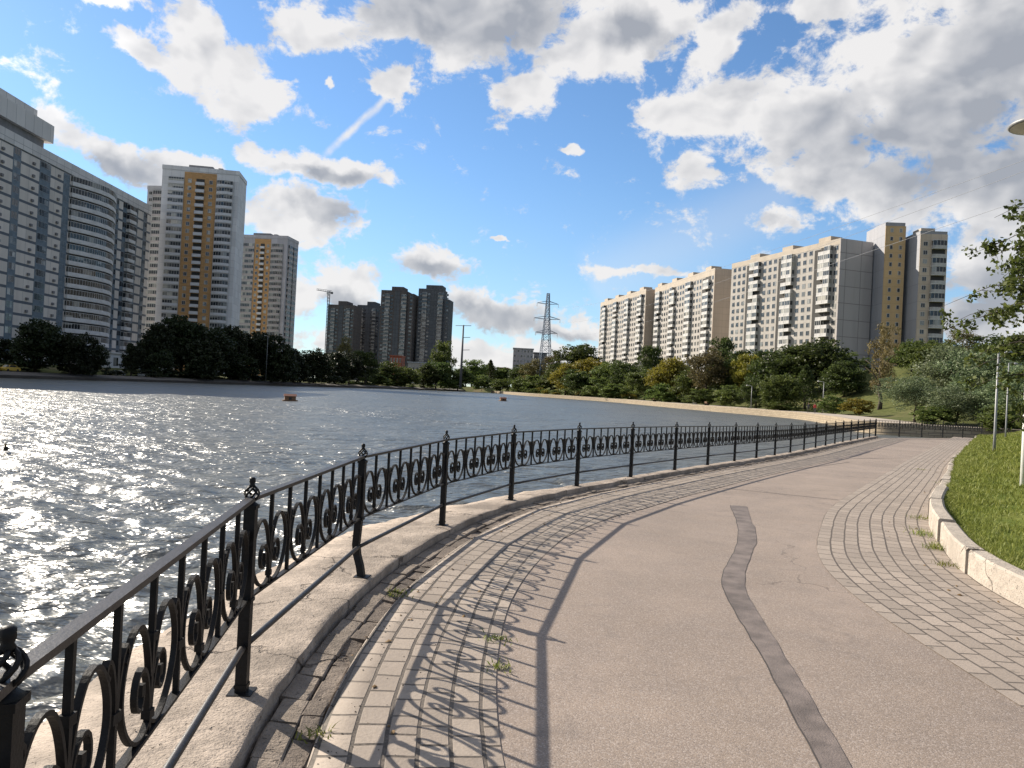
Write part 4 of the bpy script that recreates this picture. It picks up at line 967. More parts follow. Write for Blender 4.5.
# ---- masts
def lattice(name, label):
    Y = 430; base = at(544.5, 388, Y); top = at(548.5, 290, Y); H = top.z-1.5; root = empty(name, (top.x, Y, 1.5), .2, label, 'pylon'); mt = plain('pylon_steel', (.16, .20, .26), .55, metal=.4, var=.2)
    def hw(z): t = z/H; return 3.6*(1-t)**1.25+.62
    zs = [0]; 
    while zs[-1] < H-2: zs.append(min(H, zs[-1]+max(2.2, hw(zs[-1])*1.5)))
    mb = MB(); C4 = ((-1, -1), (1, -1), (1, 1), (-1, 1))
    for z0, z1 in zip(zs[:-1], zs[1:]):
        a = [Vector((sx_*hw(z0), sy*hw(z0), z0)) for sx_, sy in C4]; b = [Vector((sx_*hw(z1), sy*hw(z1), z1)) for sx_, sy in C4]
        for k in range(4):
            mb.bar(a[k], b[k], .30); mb.bar(a[k], b[(k+1) % 4], .16); mb.bar(a[(k+1) % 4], b[k], .16); mb.bar(b[k], b[(k+1) % 4], .16)
    mb.build('mast', mt, root)
    arms = []
    for fz, w_ in ((.86, 6.2), (.71, 7.6), (.57, 6.4)):
        z = H*fz; h_ = hw(z); mb = MB()
        for sg in (-1, 1):
            tip = Vector((sg*w_, 0, z+.3))
            for sy in (-1, 1): mb.bar((sg*h_, sy*h_, z), tip, .2); mb.bar((sg*h_*.9, sy*h_*.9, z+1.6), tip, .2)
            for t in (.33, .66): mb.bar(Vector((sg*h_, h_, z)).lerp(tip, t), Vector((sg*h_, -h_, z)).lerp(tip, t), .12)
        ar = mb.build('cross_arm', mt, root)
        for sg in (-1, 1):
            ib = MB(); ib.lathe([(.05, z-1.6), (.16, z-1.5), (.08, z-1.2), (.16, z-.9), (.08, z-.6), (.16, z-.3), (.03, z+.2)], 6, (sg*w_, 0, 0)); ib.build('insulator', M['lampglass'], ar)
        for sg in (-1, 1): arms.append(root.matrix_basis @ Vector((sg*w_, 0, z-1.6)))
    return arms
ARMS = lattice('power_pylon', 'blue grey lattice power pylon with three cross arms')
def wire(a, b, sag, label, rad=.018):
    a, b = Vector(a), Vector(b); pts = [a.lerp(b, i/40)-Vector((0, 0, sag*4*(i/40)*(1-i/40))) for i in range(41)]
    mb = MB(); mb.tube(pts, rad, 5); tag(mb.build('power_line', plain('cable', (.22, .23, .25), .6) if 'cable' not in MATS else MATS['cable']), label, 'power line', 'overhead power lines')
for k, (i, px_, py_) in enumerate(((1, 1024, 142), (3, 1024, 153), (5, 1024, 181))):
    e_ = at(px_, py_, 62); a = Vector(ARMS[i]); d_ = (e_-a)
    wire(a, a+d_*1.12, 4.0, ['thin power line, topmost of the three under the clouds', 'power line, middle one of the three crossing the clouds', 'power line, lowest of the three above the corner tower'][k])
def pole(label):
    b = at(461, 388, 330); t = at(463.5, 325, 330); root = empty('utility_pole', (t.x, 330, 1.0), 0, label, 'pole'); H = t.z-1
    mb = MB(); mb.tube([(0, 0, 0), (0, 0, H)], [.62, .34], 10); mb.build('pole', M['D_fr'], root)
    for f, w_ in ((.985, 3.4), (.80, 3.2), (.60, 3.2)):
        mb = MB(); mb.tube([(-.4 if f < .9 else -w_, 0, H*f), (w_, 0, H*f+.25)], .13, 6); mb.build('cross_arm', M['D_fr'], root)
pole('dark power pole with short side arms between towers and pylon')
def crane():
    t = at(329, 291, 640); root = empty('tower_crane', (t.x, 640, 2), 0, 'slim construction crane behind the leftmost dark tower', 'crane'); H = t.z-2; mt = plain('crane_paint', (.16, .16, .17), .6)
    mb = MB(); C4 = ((-.8, -.8), (.8, -.8), (.8, .8), (-.8, .8)); n = int(H/2.4)
    for i in range(n):
        z0, z1 = H*i/n, H*(i+1)/n
        for k in range(4):
            a = C4[k]; b = C4[(k+1) % 4]; mb.bar((*a, z0), (*a, z1), .26); mb.bar((*a, z0), (*b, z1), .16)
    mb.build('mast', mt, root)
    mb = MB(); mb.bar((2.5, 0, H-1.2), (-10.5, 0, H+.4), .4, .5); mb.bar((2.5, 0, H+.4), (-10.5, 0, H+1.5), .25); 
    for i in range(8): mb.bar((2-i*1.5, 0, H-1.1+i*.18), (1.2-i*1.5, 0, H+.5+i*.13), .18)
    mb.build('jib', mt, root); mb = MB(); mb.box(1.6, 3.4, -.8, .8, H-2.4, H-.6); mb.build('counterweight', mt, root); mb = MB(); mb.box(-1.4, .2, -1.6, -.85, H-3, H-.6); mb.build('cab', M['frame'], root)
crane()
# ------------------------------------------------------------------ trees
def leaf_quads(C, size, r_):
    n = len(C); a = r_.normal(size=(n, 3)); a /= np.linalg.norm(a, axis=1, keepdims=True); b = r_.normal(size=(n, 3)); b -= a*(a*b).sum(1, keepdims=True); b /= np.linalg.norm(b, axis=1, keepdims=True)
    a = a*size[:, None]; b = b*size[:, None]*.62
    return np.stack([C-a*.5, C-b*.5+a*.05, C+a*.5, C+b*.5+a*.05], 1).reshape(-1, 3)
def crown_mesh(name, seed, n, leaf, shape, mat, nl=9, ragged=.16):
    r_ = np.random.default_rng(seed)
    if shape == 'cone':
        t = r_.random(n)**.75; lv = np.floor(t*11)/11; lv = lv+r_.normal(0, .018, n); rad = (1-lv)**.85*(.25+.75*r_.random(n)**.5)*(.8+.3*np.sin(r_.integers(0, 9, n)*2.4))
        an = r_.random(n)*6.283; C = np.stack([rad*np.cos(an), rad*np.sin(an), 2*lv-.12*rad+r_.normal(0, .03, n)], 1); cv = r_.random(n)*.6
    else:
        asp = {'round': 1.0, 'tall': 1.0, 'bush': 1.0}[shape]
        L = []
        for k in range(nl):
            an = r_.random()*6.283; z = .28+1.30*r_.random(); rr_ = (.66*math.sqrt(max(.05, 1-abs(z-.85)**2*.8)))*r_.random()**.5
            if shape == 'bush': z = .3+.9*r_.random()
            L.append((rr_*math.cos(an), rr_*math.sin(an), z, .30+.26*r_.random()))
        L.append((0, 0, .45, .5)); L.append((0, 0, 1.0, .66)); L.append((0, 0, 1.5 if shape != 'bush' else 1.2, .42)); L = np.array(L)
        # clumps over the lobes, leaves round each clump
        ncl = n//38; li = r_.choice(len(L), ncl, p=L[:, 3]**2/(L[:, 3]**2).sum()); d = r_.normal(size=(ncl, 3)); d /= np.linalg.norm(d, axis=1, keepdims=True); d[:, 2] = np.where(d[:, 2] < -.5, -d[:, 2], d[:, 2])
        cc = L[li, :3]+d*L[li, 3:4]*(.78+.3*r_.random((ncl, 1))+ragged*r_.normal(size=(ncl, 1))*.5)
        cvv = r_.random(ncl)*.7; ci = r_.integers(0, ncl, n); C = cc[ci]+r_.normal(0, .075, (n, 3))*np.array([1.15, 1.15, .75]); cv = cvv[ci]
        C[:, 2] = np.clip(C[:, 2], .02, 2.1)
    V = leaf_quads(C, leaf*(.7+.6*r_.random(n)), r_); var = np.clip(cv+.35*r_.random(n), 0, 1)
    return npmesh(name, V, np.arange(4*n).reshape(n, 4), mat, var=np.repeat(var, 4))
def trunk_mesh(seed, limbs=4):
    r_ = random.Random(seed); mb = MB(); pts = [Vector((r_.uniform(-.02, .02)*k, r_.uniform(-.02, .02)*k, k/6)) for k in range(7)]
    mb.tube(pts, [.045, .034, .030, .026, .020, .013, .006], 7)
    for k in range(limbs):
        a = r_.random()*6.28; z = .3+.12*k; p = Vector((0, 0, z)); e_ = Vector((math.cos(a)*.28, math.sin(a)*.28, z+.28)); mb.tube([p, p.lerp(e_, .5)+Vector((0, 0, .05)), e_], [.016, .011, .005], 5)
    return mb.mesh('trunk', M['bark'])
def px_of0(xy, z=0.5):
    d = Vector((xy[0], xy[1], z-CAMH)); return CX+FPX*d.dot(_r)/d.dot(_f)
TRK = [trunk_mesh(s) for s in range(3)]
PROTO = {}
def proto(kind):
    if kind not in PROTO:
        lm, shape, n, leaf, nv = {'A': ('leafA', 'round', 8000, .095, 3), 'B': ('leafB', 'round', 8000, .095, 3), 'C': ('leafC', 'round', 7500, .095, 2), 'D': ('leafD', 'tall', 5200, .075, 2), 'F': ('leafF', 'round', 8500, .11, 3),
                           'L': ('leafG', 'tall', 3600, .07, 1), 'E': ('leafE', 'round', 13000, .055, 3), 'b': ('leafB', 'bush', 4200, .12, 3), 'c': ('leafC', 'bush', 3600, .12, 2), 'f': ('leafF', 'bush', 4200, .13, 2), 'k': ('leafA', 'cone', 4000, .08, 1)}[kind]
        PROTO[kind] = [crown_mesh('crown', hash((kind, i)) % 1000 if False else ord(kind)*7+i, n, leaf, shape, M[lm], nl=7+3*i) for i in range(nv)]
    return PROTO[kind]
TN = {'A': 'broadleaf_tree', 'B': 'broadleaf_tree', 'C': 'broadleaf_tree', 'D': 'thin_tree', 'F': 'broadleaf_tree', 'L': 'larch_tree', 'E': 'silver_willow', 'b': 'shrub', 'c': 'shrub', 'f': 'shrub', 'k': 'spruce_tree'}
_tc = [0]
def tree(px, yt, Y, wpx, kind, label, group, gap=.03, ymid=None, wh=None):
    wpx = wpx*1.22
    if kind == 'F': yt += 5
    p = at(px, (yt+395)/2 if ymid is None else ymid, Y); x = p.x; z = max(gh(x, Y), -.4)-.1; H = at(px, yt, Y).z-z; H = max(H, 1.2); W = wpx*Y/FPX
    shrub = TN[kind] == 'shrub'; _tc[0] += 1; i = _tc[0]
    if wh: W, H = wh; z = gh(x, Y)-.1
    root = empty(TN[kind], (x, Y, z), 0, label, 'shrub' if shrub else 'tree', group)
    pr = proto(kind); cr = link('crown', pr[i % len(pr)], root, (0, 0, 0 if shrub else H*gap)); k = H*(1 if shrub else 1-gap)/2.0
    cr.scale = (W/2/.95, W/2/.95, k*.97); cr.rotation_euler = (0, 0, (i*2.399) % 6.283)
    tk = link('trunk', TRK[i % 3], root); ts = H*(.7 if not shrub else .3); tk.scale = (ts*(.9 if W < H*.7 else 1.1), ts*(.9 if W < H*.7 else 1.1), ts); tk.rotation_euler = (0, 0, i*1.7)
    return root
G1, G2, G3, G4, G5, G6 = 'backlit trees in front of the grey slab', 'backlit trees under the yellow towers', 'trees at the foot of the dark towers', 'trees at the head of the pond', 'trees along the right bank', 'trees on the hill by the path end'
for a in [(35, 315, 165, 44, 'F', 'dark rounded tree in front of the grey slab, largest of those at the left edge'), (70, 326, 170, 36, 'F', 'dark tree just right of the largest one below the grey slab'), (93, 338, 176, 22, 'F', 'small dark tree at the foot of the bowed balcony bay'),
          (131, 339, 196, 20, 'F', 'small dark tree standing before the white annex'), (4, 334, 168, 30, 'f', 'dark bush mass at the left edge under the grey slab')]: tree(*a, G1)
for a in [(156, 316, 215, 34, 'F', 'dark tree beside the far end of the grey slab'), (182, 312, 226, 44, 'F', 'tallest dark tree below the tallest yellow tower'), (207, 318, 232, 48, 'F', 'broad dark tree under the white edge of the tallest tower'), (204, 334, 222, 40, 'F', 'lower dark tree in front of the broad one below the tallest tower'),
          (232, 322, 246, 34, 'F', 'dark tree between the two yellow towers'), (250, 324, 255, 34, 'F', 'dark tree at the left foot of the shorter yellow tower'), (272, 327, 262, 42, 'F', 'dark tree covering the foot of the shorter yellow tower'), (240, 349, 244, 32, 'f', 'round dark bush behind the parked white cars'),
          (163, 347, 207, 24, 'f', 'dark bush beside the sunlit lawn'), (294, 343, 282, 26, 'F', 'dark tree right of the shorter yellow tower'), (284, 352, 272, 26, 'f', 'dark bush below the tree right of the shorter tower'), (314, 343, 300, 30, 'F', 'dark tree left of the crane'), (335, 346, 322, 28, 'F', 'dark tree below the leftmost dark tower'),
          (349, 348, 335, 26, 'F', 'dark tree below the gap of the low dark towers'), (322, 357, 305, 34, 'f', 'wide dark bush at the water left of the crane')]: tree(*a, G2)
for a in [(366, 351, 352, 26, 'A', 'dark green tree below the low dark blue tower'), (345, 335, 380, 16, 'D', 'thin bare topped tree rising by the leftmost dark tower'), (388, 362, 385, 26, 'A', 'dark green tree left of the red brick house'), (405, 366, 392, 24, 'B', 'green tree in front of the pavilion'), (424, 364, 410, 26, 'A', 'dark tree below the tallest dark tower'),
          (442, 342, 430, 20, 'B', 'round topped green tree right of the tallest dark tower'), (436, 362, 418, 28, 'A', 'dark low tree left of the power pole'), (458, 368, 432, 26, 'A', 'dark tree at the foot of the power pole'), (376, 372, 368, 26, 'b', 'green bush at the water below the red house'), (396, 376, 396, 26, 'b', 'green bush at the water below the pavilion'), (450, 376, 428, 24, 'b', 'bush at the water by the power pole')]: tree(*a, G3)
for a in [(472, 360, 470, 22, 'B', 'green tree right of the power pole'), (490, 358, 480, 20, 'k', 'dark pointed tree left of the tiny orange roofed house'), (482, 372, 440, 26, 'b', 'bush at the water right of the power pole'), (503, 376, 425, 24, 'b', 'bush at the water below the tiny orange roofed house'), (519, 375, 410, 24, 'b', 'bush at the water below the pale grey block'),
          (534, 372, 400, 24, 'b', 'bush at the water left of the pylon'), (538, 358, 432, 30, 'D', 'brownish sparse tree in front of the pylon foot'), (553, 350, 420, 22, 'D', 'thin tree right of the pylon foot'), (551, 372, 392, 26, 'b', 'bush at the water right of the pylon'), (560, 366, 385, 24, 'B', 'small green tree right of the pylon'), (526, 368, 455, 30, 'A', 'dark tree at the foot of the pale grey block')]: tree(*a, G4)
for k, px in enumerate((466, 478, 488, 499, 510, 521, 530, 541, 552, 563)): tree(px, 366+2*math.sin(k*2.1), 500, 19, 'A' if k % 3 else 'B', 'tree in the low distant line behind the bushes at the head of the pond', 'distant tree line')
for a in [(578, 345, 375, 46, 'A', 'big dark rounded tree left of the long block'), (566, 362, 330, 30, 'C', 'yellow green tree at the left end of the right bank wood'), (592, 357, 325, 38, 'C', 'yellowing tree in front of the big dark rounded one'), (581, 370, 312, 34, 'A', 'dark low tree at the water left of the far block section'), (612, 359, 310, 34, 'B', 'green tree below the far section of the long block'), (600, 374, 292, 30, 'b', 'bush at the water below the far block section'),
          (628, 362, 285, 34, 'A', 'dark tree under the slim beige end strip'), (654, 346, 262, 24, 'A', 'dark narrow tree standing above the others at the slim beige strip'), (645, 368, 255, 30, 'B', 'green low tree right of the slim beige strip'), (671, 356, 232, 46, 'C', 'bright yellow green tree below the middle block section'), (690, 366, 218, 32, 'B', 'green tree right of the bright yellow green one'), (662, 380, 226, 30, 'b', 'bush below the bright yellow green tree'),
          (708, 345, 205, 50, 'D', 'brownish thin leaved tree below the broad beige end wall'), (720, 338, 232, 26, 'A', 'dark tree top against the broad beige end wall'), (735, 350, 205, 42, 'A', 'dark tree right of the brownish one'), (752, 352, 196, 34, 'C', 'yellow green tree behind the dark ones below the near block section'), (768, 350, 188, 46, 'A', 'dark tree below the left part of the near block section'), (792, 344, 182, 52, 'A', 'large dark tree below the middle of the near block section'),
          (820, 340, 178, 56, 'A', 'largest dark tree below the end of the long block'), (806, 362, 160, 38, 'k', 'dark pointed spruce in front of the largest dark tree'), (845, 360, 165, 42, 'A', 'dark rounded tree left of the larch'), (838, 352, 185, 40, 'B', 'green tree behind the rounded dark tree by the larch'), (783, 372, 156, 34, 'B', 'green tree at the walk behind the two walkers'), (757, 378, 168, 28, 'A', 'dark low tree beside a lamp on the far walk'), (731, 380, 182, 28, 'b', 'bush below the dark tree right of the brownish one'),
          (776, 398, 153, 30, 'b', 'low bush beside the far walk left of the walkers'), (702, 386, 196, 30, 'b', 'bush at the foot of the brownish tree'), (616, 380, 272, 30, 'b', 'bush at the water right of the far block section'), (834, 392, 138, 26, 'b', 'low bush on the slope right of the walkers'), (860, 395, 128, 30, 'c', 'low yellowish bush on the slope below the larch')]: tree(*a, G5)
tree(882, 323, 140, 27, 'L', 'tall thin brown larch in front of the stair tower', G6, .14)
for a in [(912, 338, 165, 34, 'B', 'green rounded tree at the foot of the corner tower', .05), (935, 338, 150, 46, 'B', 'green tree on the hilltop right of the corner tower', .05), (960, 328, 160, 34, 'D', 'brownish tree top above the silver willows', .08), (1000, 336, 140, 70, 'A', 'dark tree on the hill behind the two thin lamps', .05),
          (950, 342, 96, 76, 'E', 'big silver leaved willow by the end of the walk', .08), (916, 374, 90, 50, 'E', 'smaller silver willow with a visible trunk left of the big one', .18), (988, 350, 88, 70, 'E', 'silver willow behind the nearer thin lamp', .08), (1020, 362, 80, 70, 'E', 'silver willow at the right border behind the birch', .08), (958, 384, 86, 60, 'E', 'low dark skirted willow at the end railing', .02),
          (898, 352, 178, 26, 'b', 'bush on the hill crest right of the larch', 0), (1004, 400, 76, 50, 'b', 'dense bush at the end of the grass bank', 0), (940, 402, 84, 44, 'b', 'bush below the big willow', 0)]: tree(a[0], a[1], a[2], a[3], a[4], a[5], G6, a[6])

# low growth under the trees along both banks
for k in range(26):
    q = LC.nearest((-99, 146))-6 + k*(LC.L-LC.nearest((-99, 146)))/26.0; xy = LC.off(np.array([q]), np.array([-7.5-3*rng.random()]))[0]; w_ = px_of0(xy)
    tree(w_, 390, xy[1], 1, 'f' if k < 17 else 'b', 'low dark undergrowth bush along the left bank path' if k < 17 else 'low green undergrowth bush along the bank below the dark towers', 'undergrowth along the left bank' if k < 17 else 'undergrowth below the dark towers', 0, None, (5+4*rng.random(), 1.6+1.6*rng.random()))
for k in range(30):
    q = 20+k*(RC.L-175)/30.0; xy = RC.off(np.array([q]), np.array([-9.5-7*rng.random()]))[0]
    tree(px_of0(xy), 390, xy[1], 1, 'b' if k % 3 else 'c', 'low undergrowth bush between the trunks of the right bank wood', 'undergrowth of the right bank wood', 0, None, (4+4*rng.random(), 1.5+2.0*rng.random()))
# the birch whose branches reach in at the right border
def near_tree():
    bx, by = 9.95, 13.4; root = empty('birch_tree', (bx, by, .6), 0, 'birch reaching in from the right border, small glossy leaves against the sky', 'tree')
    r_ = random.Random(11); mb = MB(); tr = [Vector((0, 0, -.3)), Vector((.02, 0, 1.2)), Vector((.08, .05, 2.6)), Vector((.05, .1, 4.0)), Vector((.12, .1, 4.7)), Vector((.1, .05, 5.3))]
    mb.tube(tr, [.11, .09, .075, .055, .03, .012], 9); mb.build('trunk', M['bark'], root)
    bm_ = MB(); C = []
    for k in range(96):
        z = .5+4.5*(k/96); a = k*2.4+r_.uniform(-.4, .4); ln = r_.uniform(1.3, 2.75)*(max(.25, 1.55-.20*z) if z > 3 else .30+.23*z)
        p0 = Vector((.06, .05, z)); pts = [p0]
        for i in range(1, 6):
            t = i/5; pts.append(p0+Vector((math.cos(a)*ln*t, math.sin(a)*ln*t, .55*ln*t-.55*ln*t*t*1.1+r_.uniform(-.04, .04))))
        bm_.tube(pts, [.018, .014, .011, .008, .005, .003], 5)
        for tw in range(9):
            t = r_.uniform(.2, 1.0); i = min(4, int(t*5)); q = pts[i].lerp(pts[i+1], t*5-i); d = Vector((r_.uniform(-1, 1), r_.uniform(-1, 1), r_.uniform(-.9, .5)))*r_.uniform(.15, .42)
            bm_.tube([q, q+d*.5+Vector((0, 0, .02)), q+d], [.006, .004, .002], 4, cap=False)
            for lf in range(26):
                u = r_.random()**.6; C.append(q+d*u+Vector((r_.gauss(0, .05), r_.gauss(0, .05), r_.gauss(-.02, .05))))
    bm_.build('branch', M['bark'], root)['kind'] = 'stuff'
    C = np.array([tuple(c) for c in C]); rr_ = np.random.default_rng(5); n = len(C)
    V = leaf_quads(C, .095*(.7+.6*rr_.random(n)), rr_); link('foliage', npmesh('foliage', V, np.arange(4*n).reshape(n, 4), M['leafB'], var=np.repeat(rr_.random(n), 4)), root)
near_tree()

# ------------------------------------------------------------------ lamps
def top_lamp():
    b = Vector((10.12, 14.9)); dk = (KER.off(np.array([KER.nearest(b)]), np.array([.2]))[0]-np.array(b)); z = float(bank_z(np.linalg.norm(dk), b.x, b.y))
    H = at(1037, 129, 14.9).z-z; root = empty('street_lamp', (b.x, b.y, z), 0, 'tall white lamp post at the right border with a broad disc head', 'street lamp')
    mb = MB(); mb.tube([(0, 0, -.2), (0, 0, 1.6), (0, 0, H)], [.075, .07, .045], 12); mb.build('pole', M['white'], root)
    mb = MB(); mb.lathe([(.05, H-.10), (.16, H-.02), (.52, H+.05), (.56, H+.08), (.50, H+.14), (.28, H+.22), (.06, H+.26), (0, H+.27)], 28); mb.build('lamp_head', M['steel'], root)
    mb = MB(); mb.lathe([(.0, H-.055), (.30, H-.03), (.505, H+.047)], 28); mb.build('diffuser', M['lampglass'], root)
top_lamp()
def thin_lamp(px, yb, yt, Y, label):
    p = at(px, yb, Y); t = at(px+.05*(yb-yt), yt, Y); dk = KER.off(np.array([KER.nearest((p.x, Y))]), np.array([.2]))[0]; z = float(bank_z(np.linalg.norm(dk-np.array([p.x, Y])), p.x, Y))
    H = t.z-z; root = empty('street_lamp', (p.x, Y, z), 0, label, 'street lamp', 'lamps on the grass bank')
    mb = MB(); mb.tube([(0, 0, -.2), (0, 0, .9), (0, 0, H)], [.060, .050, .034] if Y < 35 else [.052, .045, .034], 10); mb.build('pole', M['steel'], root)
    mb = MB(); mb.tube([(0, 0, H-.03), (.12, 0, H+.02), (.3, 0, H+.0)], .02, 6); mb.build('arm', M['steel'], root)
    mb = MB(); mb.lathe([(0, H-.10), (.14, H-.09), (.16, H-.04), (.10, H+.03), (0, H+.05)], 14, (.38, 0, 0)); mb.build('lamp_head', M['steel'], root)
thin_lamp(994.5, 443, 351, 30, 'nearer of two thin grey lamp posts on the grass bank, before the willows')
thin_lamp(1006, 428, 363, 46, 'farther thin grey lamp post, just right of the nearer one')
def far_lamp(px, yt, Y, label):
    p = at(px, yt, Y); z = max(-.2, gh(p.x, Y)); H = p.z-z; root = empty('street_lamp', (p.x, Y, z), 0, label, 'street lamp')
    mb = MB(); mb.tube([(0, 0, 0), (0, 0, H)], [.09, .06], 8); mb.build('pole', M['steel'], root); mb = MB(); mb.tube([(0, 0, H), (-.9, 0, H+.1)], .05, 6); mb.lathe([(0, H-.05), (.22, H), (.2, H+.15), (0, H+.2)], 10, (-1.0, 0, 0)); mb.build('lamp_head', M['lampglass'], root)
far_lamp(824, 382, 140, 'small lamp post on the slope right of the two walkers'); far_lamp(752, 386, 158, 'small lamp post beside the dark low tree on the far walk'); far_lamp(268, 336, 252, 'lamp post among the dark trees under the shorter yellow tower')

# ------------------------------------------------------------------ cars on the left bank
def car_meshes(paint):
    prof = [(-2.1, .30), (-2.15, .62), (-2.0, .88), (-1.15, .98), (1.05, 1.0), (1.95, .86), (2.12, .6), (2.1, .30)]
    mb = MB(); w_ = .86
    vs = [(x, s*w_*(1 if z < .9 else .96), z) for s in (-1, 1) for x, z in prof]; n = len(prof)
    mb.add(vs, [tuple(range(n)), tuple(range(2*n-1, n-1, -1))]+[(i, i+n, (i+1) % n+n, (i+1) % n) for i in range(n)])
    roof = [(-1.1, .97), (-.55, 1.42), (.65, 1.44), (1.45, .99)]; vs = [(x, s*(.80 if z < 1.2 else .62), z) for s in (-1, 1) for x, z in roof]
    mb.add(vs, [(1, 5, 6, 2)])
    for s in (0, 4):
        for a, b in ((0, 1), (2, 3)): mb.bar(vs[s+a], vs[s+b], .07)
        mb.bar(vs[s+1], vs[s+2], .07)
    body = mb.mesh('body', paint)
    mb = MB(); k = .985; g = [(x*k, y*.98, z) for x, y, z in vs]; mb.add(g, [(0, 4, 5, 1), (2, 6, 7, 3), (0, 1, 2, 3), (7, 6, 5, 4)]); gl = mb.mesh('window', M['glass'])
    return body, gl
def wheel_mesh():
    mb = MB(); pr = [(0, -.10), (.16, -.11), (.18, -.09), (.30, -.10), (.32, -.05), (.32, .05), (.30, .10), (.18, .09), (.16, .11), (0, .10)]; m0 = MB(); m0.lathe(pr, 14); mb.add([(x, z, y) for x, y, z in m0.v], m0.f, 0, False); return mb.mesh('wheel', plain('tyre', (.02, .02, .02), .8))
WH = wheel_mesh()
HL = MB().box(-.03, .03, -.14, .14, -.06, .06).mesh('headlight', M['lampglass'])
def car(px, py, Y, rz, paint, label):
    p = at(px, py, Y); z = gh(p.x, Y)+.02; root = empty('parked_car', (p.x, Y, z), rz, label, 'car', 'cars parked on the left bank'); body, gl = car_meshes(paint); b = link('body', body, root); link('window', gl, root)
    for x in (-1.3, 1.3):
        for y in (-.8, .8): link('wheel', WH, root, (x, y, .32))
    for y in (-.6, .6): link('headlight', HL, root, (2.1, y, .68))
WP = plain('car_white', (.75, .75, .75), .3, var=.03); YP = plain('car_yellow', (.55, .36, .05), .35, var=.05); SP = plain('car_silver', (.40, .41, .43), .3, var=.05)
car(10, 356, 158, 1.45, YP, 'yellow car parked at the left edge below the grey slab'); car(236, 370, 236, 1.3, WP, 'white car parked under the trees, left one of the pair below the yellow towers'); car(258, 370, 246, 1.3, WP, 'white car parked right of the other white one below the yellow towers')
car(118, 360, 190, 1.5, SP, 'silver car parked in front of the white annex'); car(146, 360, 200, 1.5, WP, 'white car parked at the right end of the white annex')

# ------------------------------------------------------------------ on the water
def duck_house(px, py, label, red):
    c = gnd(px, py, WZ); root = empty('duck_house', (c.x, c.y, WZ), .35, label, 'duck house', 'floating duck houses')
    mb = MB()
    for k in range(5): mb.box(-.9, .9, -.62+k*.25, -.40+k*.25, .02, .12)
    mb.build('raft', M['wood'], root)
    mb = MB(); mb.box(-.65, .65, -.4, .4, .12, .62); mb.build('wall', M['wood'], root)
    mb = MB(); mb.add([(-.75, -.5, .6), (.75, -.5, .6), (.75, 0, .86), (-.75, 0, .86), (-.75, .5, .6), (.75, .5, .6)], [(0, 1, 2, 3), (3, 2, 5, 4), (0, 3, 4), (1, 5, 2)]); mb.build('roof', red, root)
    mb = MB(); mb.box(-.16, .16, -.425, -.403, .14, .48); mb.build('door', M['darkrec'], root)
duck_house(290, 401, 'brown floating duck house on the open water, nearer to the left bank', plain('duck_roof', (.22, .09, .055), .7)); duck_house(503, 401, 'small floating duck house far out near the head of the pond', MATS['duck_roof'])
def duck():
    c = gnd(6, 450, WZ); root = empty('duck', (c.x, c.y, WZ), -1.1, 'dark duck swimming near the left border', 'duck'); mt = plain('duck_plumage', (.035, .028, .022), .7, var=.4, scale=20)
    mb = MB(); mb.tube([(-.27, 0, .12), (-.2, 0, .09), (-.08, 0, .06), (.08, 0, .055), (.17, 0, .10), (.20, 0, .19), (.22, 0, .26), (.27, 0, .27), (.33, 0, .25)], [.01, .055, .095, .095, .065, .036, .045, .04, .012], 10); mb.build('body', mt, root)
    root.scale = (.75, .75, .75)
    mb = MB(); mb.bar((.31, 0, .255), (.37, 0, .245), .03, .014); mb.build('bill', MATS['car_yellow'], root)
duck()

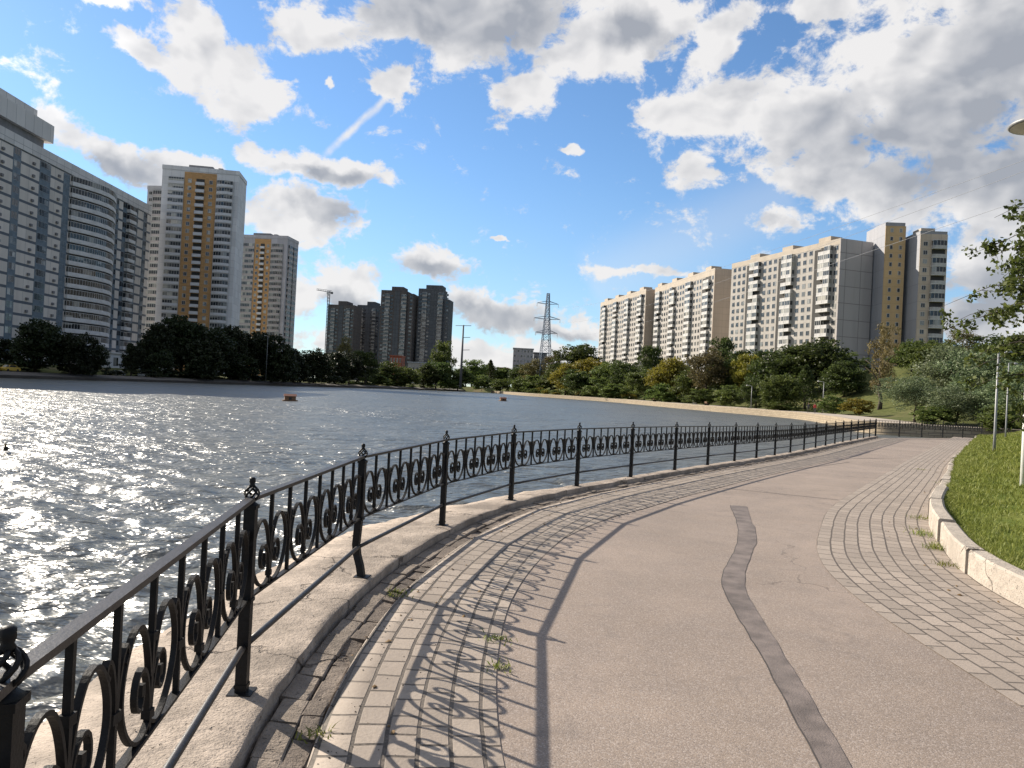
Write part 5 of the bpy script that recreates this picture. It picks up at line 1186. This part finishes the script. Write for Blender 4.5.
# ------------------------------------------------------------------ people and small things on the far walk
def person(px, off, shirt, trousers, label, rz, step):
    best = min(RC.s[RC.s < RC.nearest((45.5, 108))], key=lambda s: abs(px_of(RC.off(np.array([s]), np.array([-off]))[0])-px)); xy = RC.off(np.array([best]), np.array([-off]))[0]
    root = empty('person', (xy[0], xy[1], .02), rz, label, 'person')
    J = [(0, 0, .95), (0, 0, 1.15), (0, 0, 1.38), (0, 0, 1.50), (0, .01, 1.58), (0, .02, 1.70), (.09, 0, .90), (.10, .12*step, .50), (.10, .02*step, .08), (.10, .14*step, .03), (-.09, 0, .90), (-.10, -.02*step, .48), (-.10, -.24*step, .10), (-.10, -.12*step, .03),
         (.19, 0, 1.40), (.24, -.06*step, 1.13), (.24, .05*step, .88), (.24, .08*step, .79), (-.19, 0, 1.40), (-.24, .05*step, 1.13), (-.24, .14*step, .90), (-.24, .17*step, .81)]
    E = [(0, 1), (1, 2), (2, 3), (3, 4), (4, 5), (0, 6), (6, 7), (7, 8), (8, 9), (0, 10), (10, 11), (11, 12), (12, 13), (2, 14), (14, 15), (15, 16), (16, 17), (2, 18), (18, 19), (19, 20), (20, 21)]
    Rr = [.145, .14, .15, .06, .075, .095, .10, .065, .045, .05, .10, .065, .045, .05, .065, .048, .036, .035, .065, .048, .036, .035]
    me = bpy.data.meshes.new('body'); me.from_pydata(J, E, []); o = link('body', me, root)
    sk = o.modifiers.new('skin', 'SKIN')
    if not me.skin_vertices: 
        bpy.context.view_layer.objects.active = o
    for i, v in enumerate(me.skin_vertices[0].data): v.radius = (Rr[i], Rr[i]*.85); v.use_root = (i == 0)
    sub = o.modifiers.new('sub', 'SUBSURF'); sub.levels = 1; sub.render_levels = 1
    mt, t, b = newmat('person_'+label[:4]); s = t.new('ShaderNodeSeparateXYZ'); t.link(t.new('ShaderNodeTexCoord').outputs['Object'], s.inputs[0])
    c = t.mix(t.math('GREATER_THAN', s.outputs[2], .93), trousers, shirt); c = t.mix(t.math('GREATER_THAN', s.outputs[2], 1.5), c, (.42, .26, .19)); t.link(c, b.inputs['Base Color']); b.inputs['Roughness'].default_value = .8; me.materials.append(mt)
    mb = MB(); mb.lathe([(.105, 1.66), (.115, 1.72), (.095, 1.79), (.05, 1.83), (0, 1.84)], 12, (0, .005, 0)); mb.build('hair', M['bark'], root)
def px_of(xy, z=0.0):
    d = Vector((xy[0], xy[1], z-CAMH)); return CX+FPX*d.dot(_r)/d.dot(_f)
person(806.5, 2.2, (.03, .03, .035), (.025, .025, .03), 'person in dark clothes walking beside the one in red on the far walk', 2.6, 1)
person(813.5, 2.0, (.45, .05, .045), (.05, .04, .05), 'person in a red jacket walking on the far walk', 2.6, -1)
def bench(px, off, label):
    best = min(RC.s[RC.s < RC.nearest((45.5, 108))], key=lambda s: abs(px_of(RC.off(np.array([s]), np.array([-off]))[0])-px)); xy = RC.off(np.array([best]), np.array([-off]))[0]; t = RC.tan(np.array([best]))[0]
    root = empty('park_bench', (xy[0], xy[1], .02), math.atan2(t[1], t[0]), label, 'bench', 'benches on the far walk')
    mb = MB(); [mb.box(-.9, .9, -.24+.13*k, -.14+.13*k, .42, .46) for k in range(4)]; mb.build('seat', M['wood'], root)
    mb = MB(); [mb.box(-.9, .9, -.32, -.28, .55+.13*k, .64+.13*k) for k in range(3)]; mb.build('backrest', M['wood'], root)
    for x in (-.75, .75): mb = MB(); mb.box(x-.03, x+.03, -.28, .24, 0, .42); mb.box(x-.03, x+.03, -.36, -.32, 0, .9); mb.build('leg', M['iron'], root)
bench(655, 3.5, 'dark bench on the far walk under the slim beige strip'); bench(707, 3.5, 'dark bench on the far walk below the brownish tree')
def cabinet():
    best = min(RC.s, key=lambda s: abs(px_of(RC.pos(np.array([s]))[0])-675)); xy = RC.off(np.array([best]), np.array([-5.5]))[0]
    root = empty('utility_cabinet', (xy[0], xy[1], .0), 1.2, 'small white cabinet on the far walk below the yellow green tree', 'cabinet')
    mb = MB(); mb.box(-1.0, 1.0, -.5, .5, .1, 1.5); mb.box(-1.1, 1.1, -.6, .6, 1.5, 1.6); mb.box(-1.02, 1.02, -.52, .52, 0, .1); mb.build('body', M['white'], root); mb = MB(); mb.box(-.8, .8, -.525, -.503, .2, 1.4); mb.build('door', M['frame'], root)
cabinet()
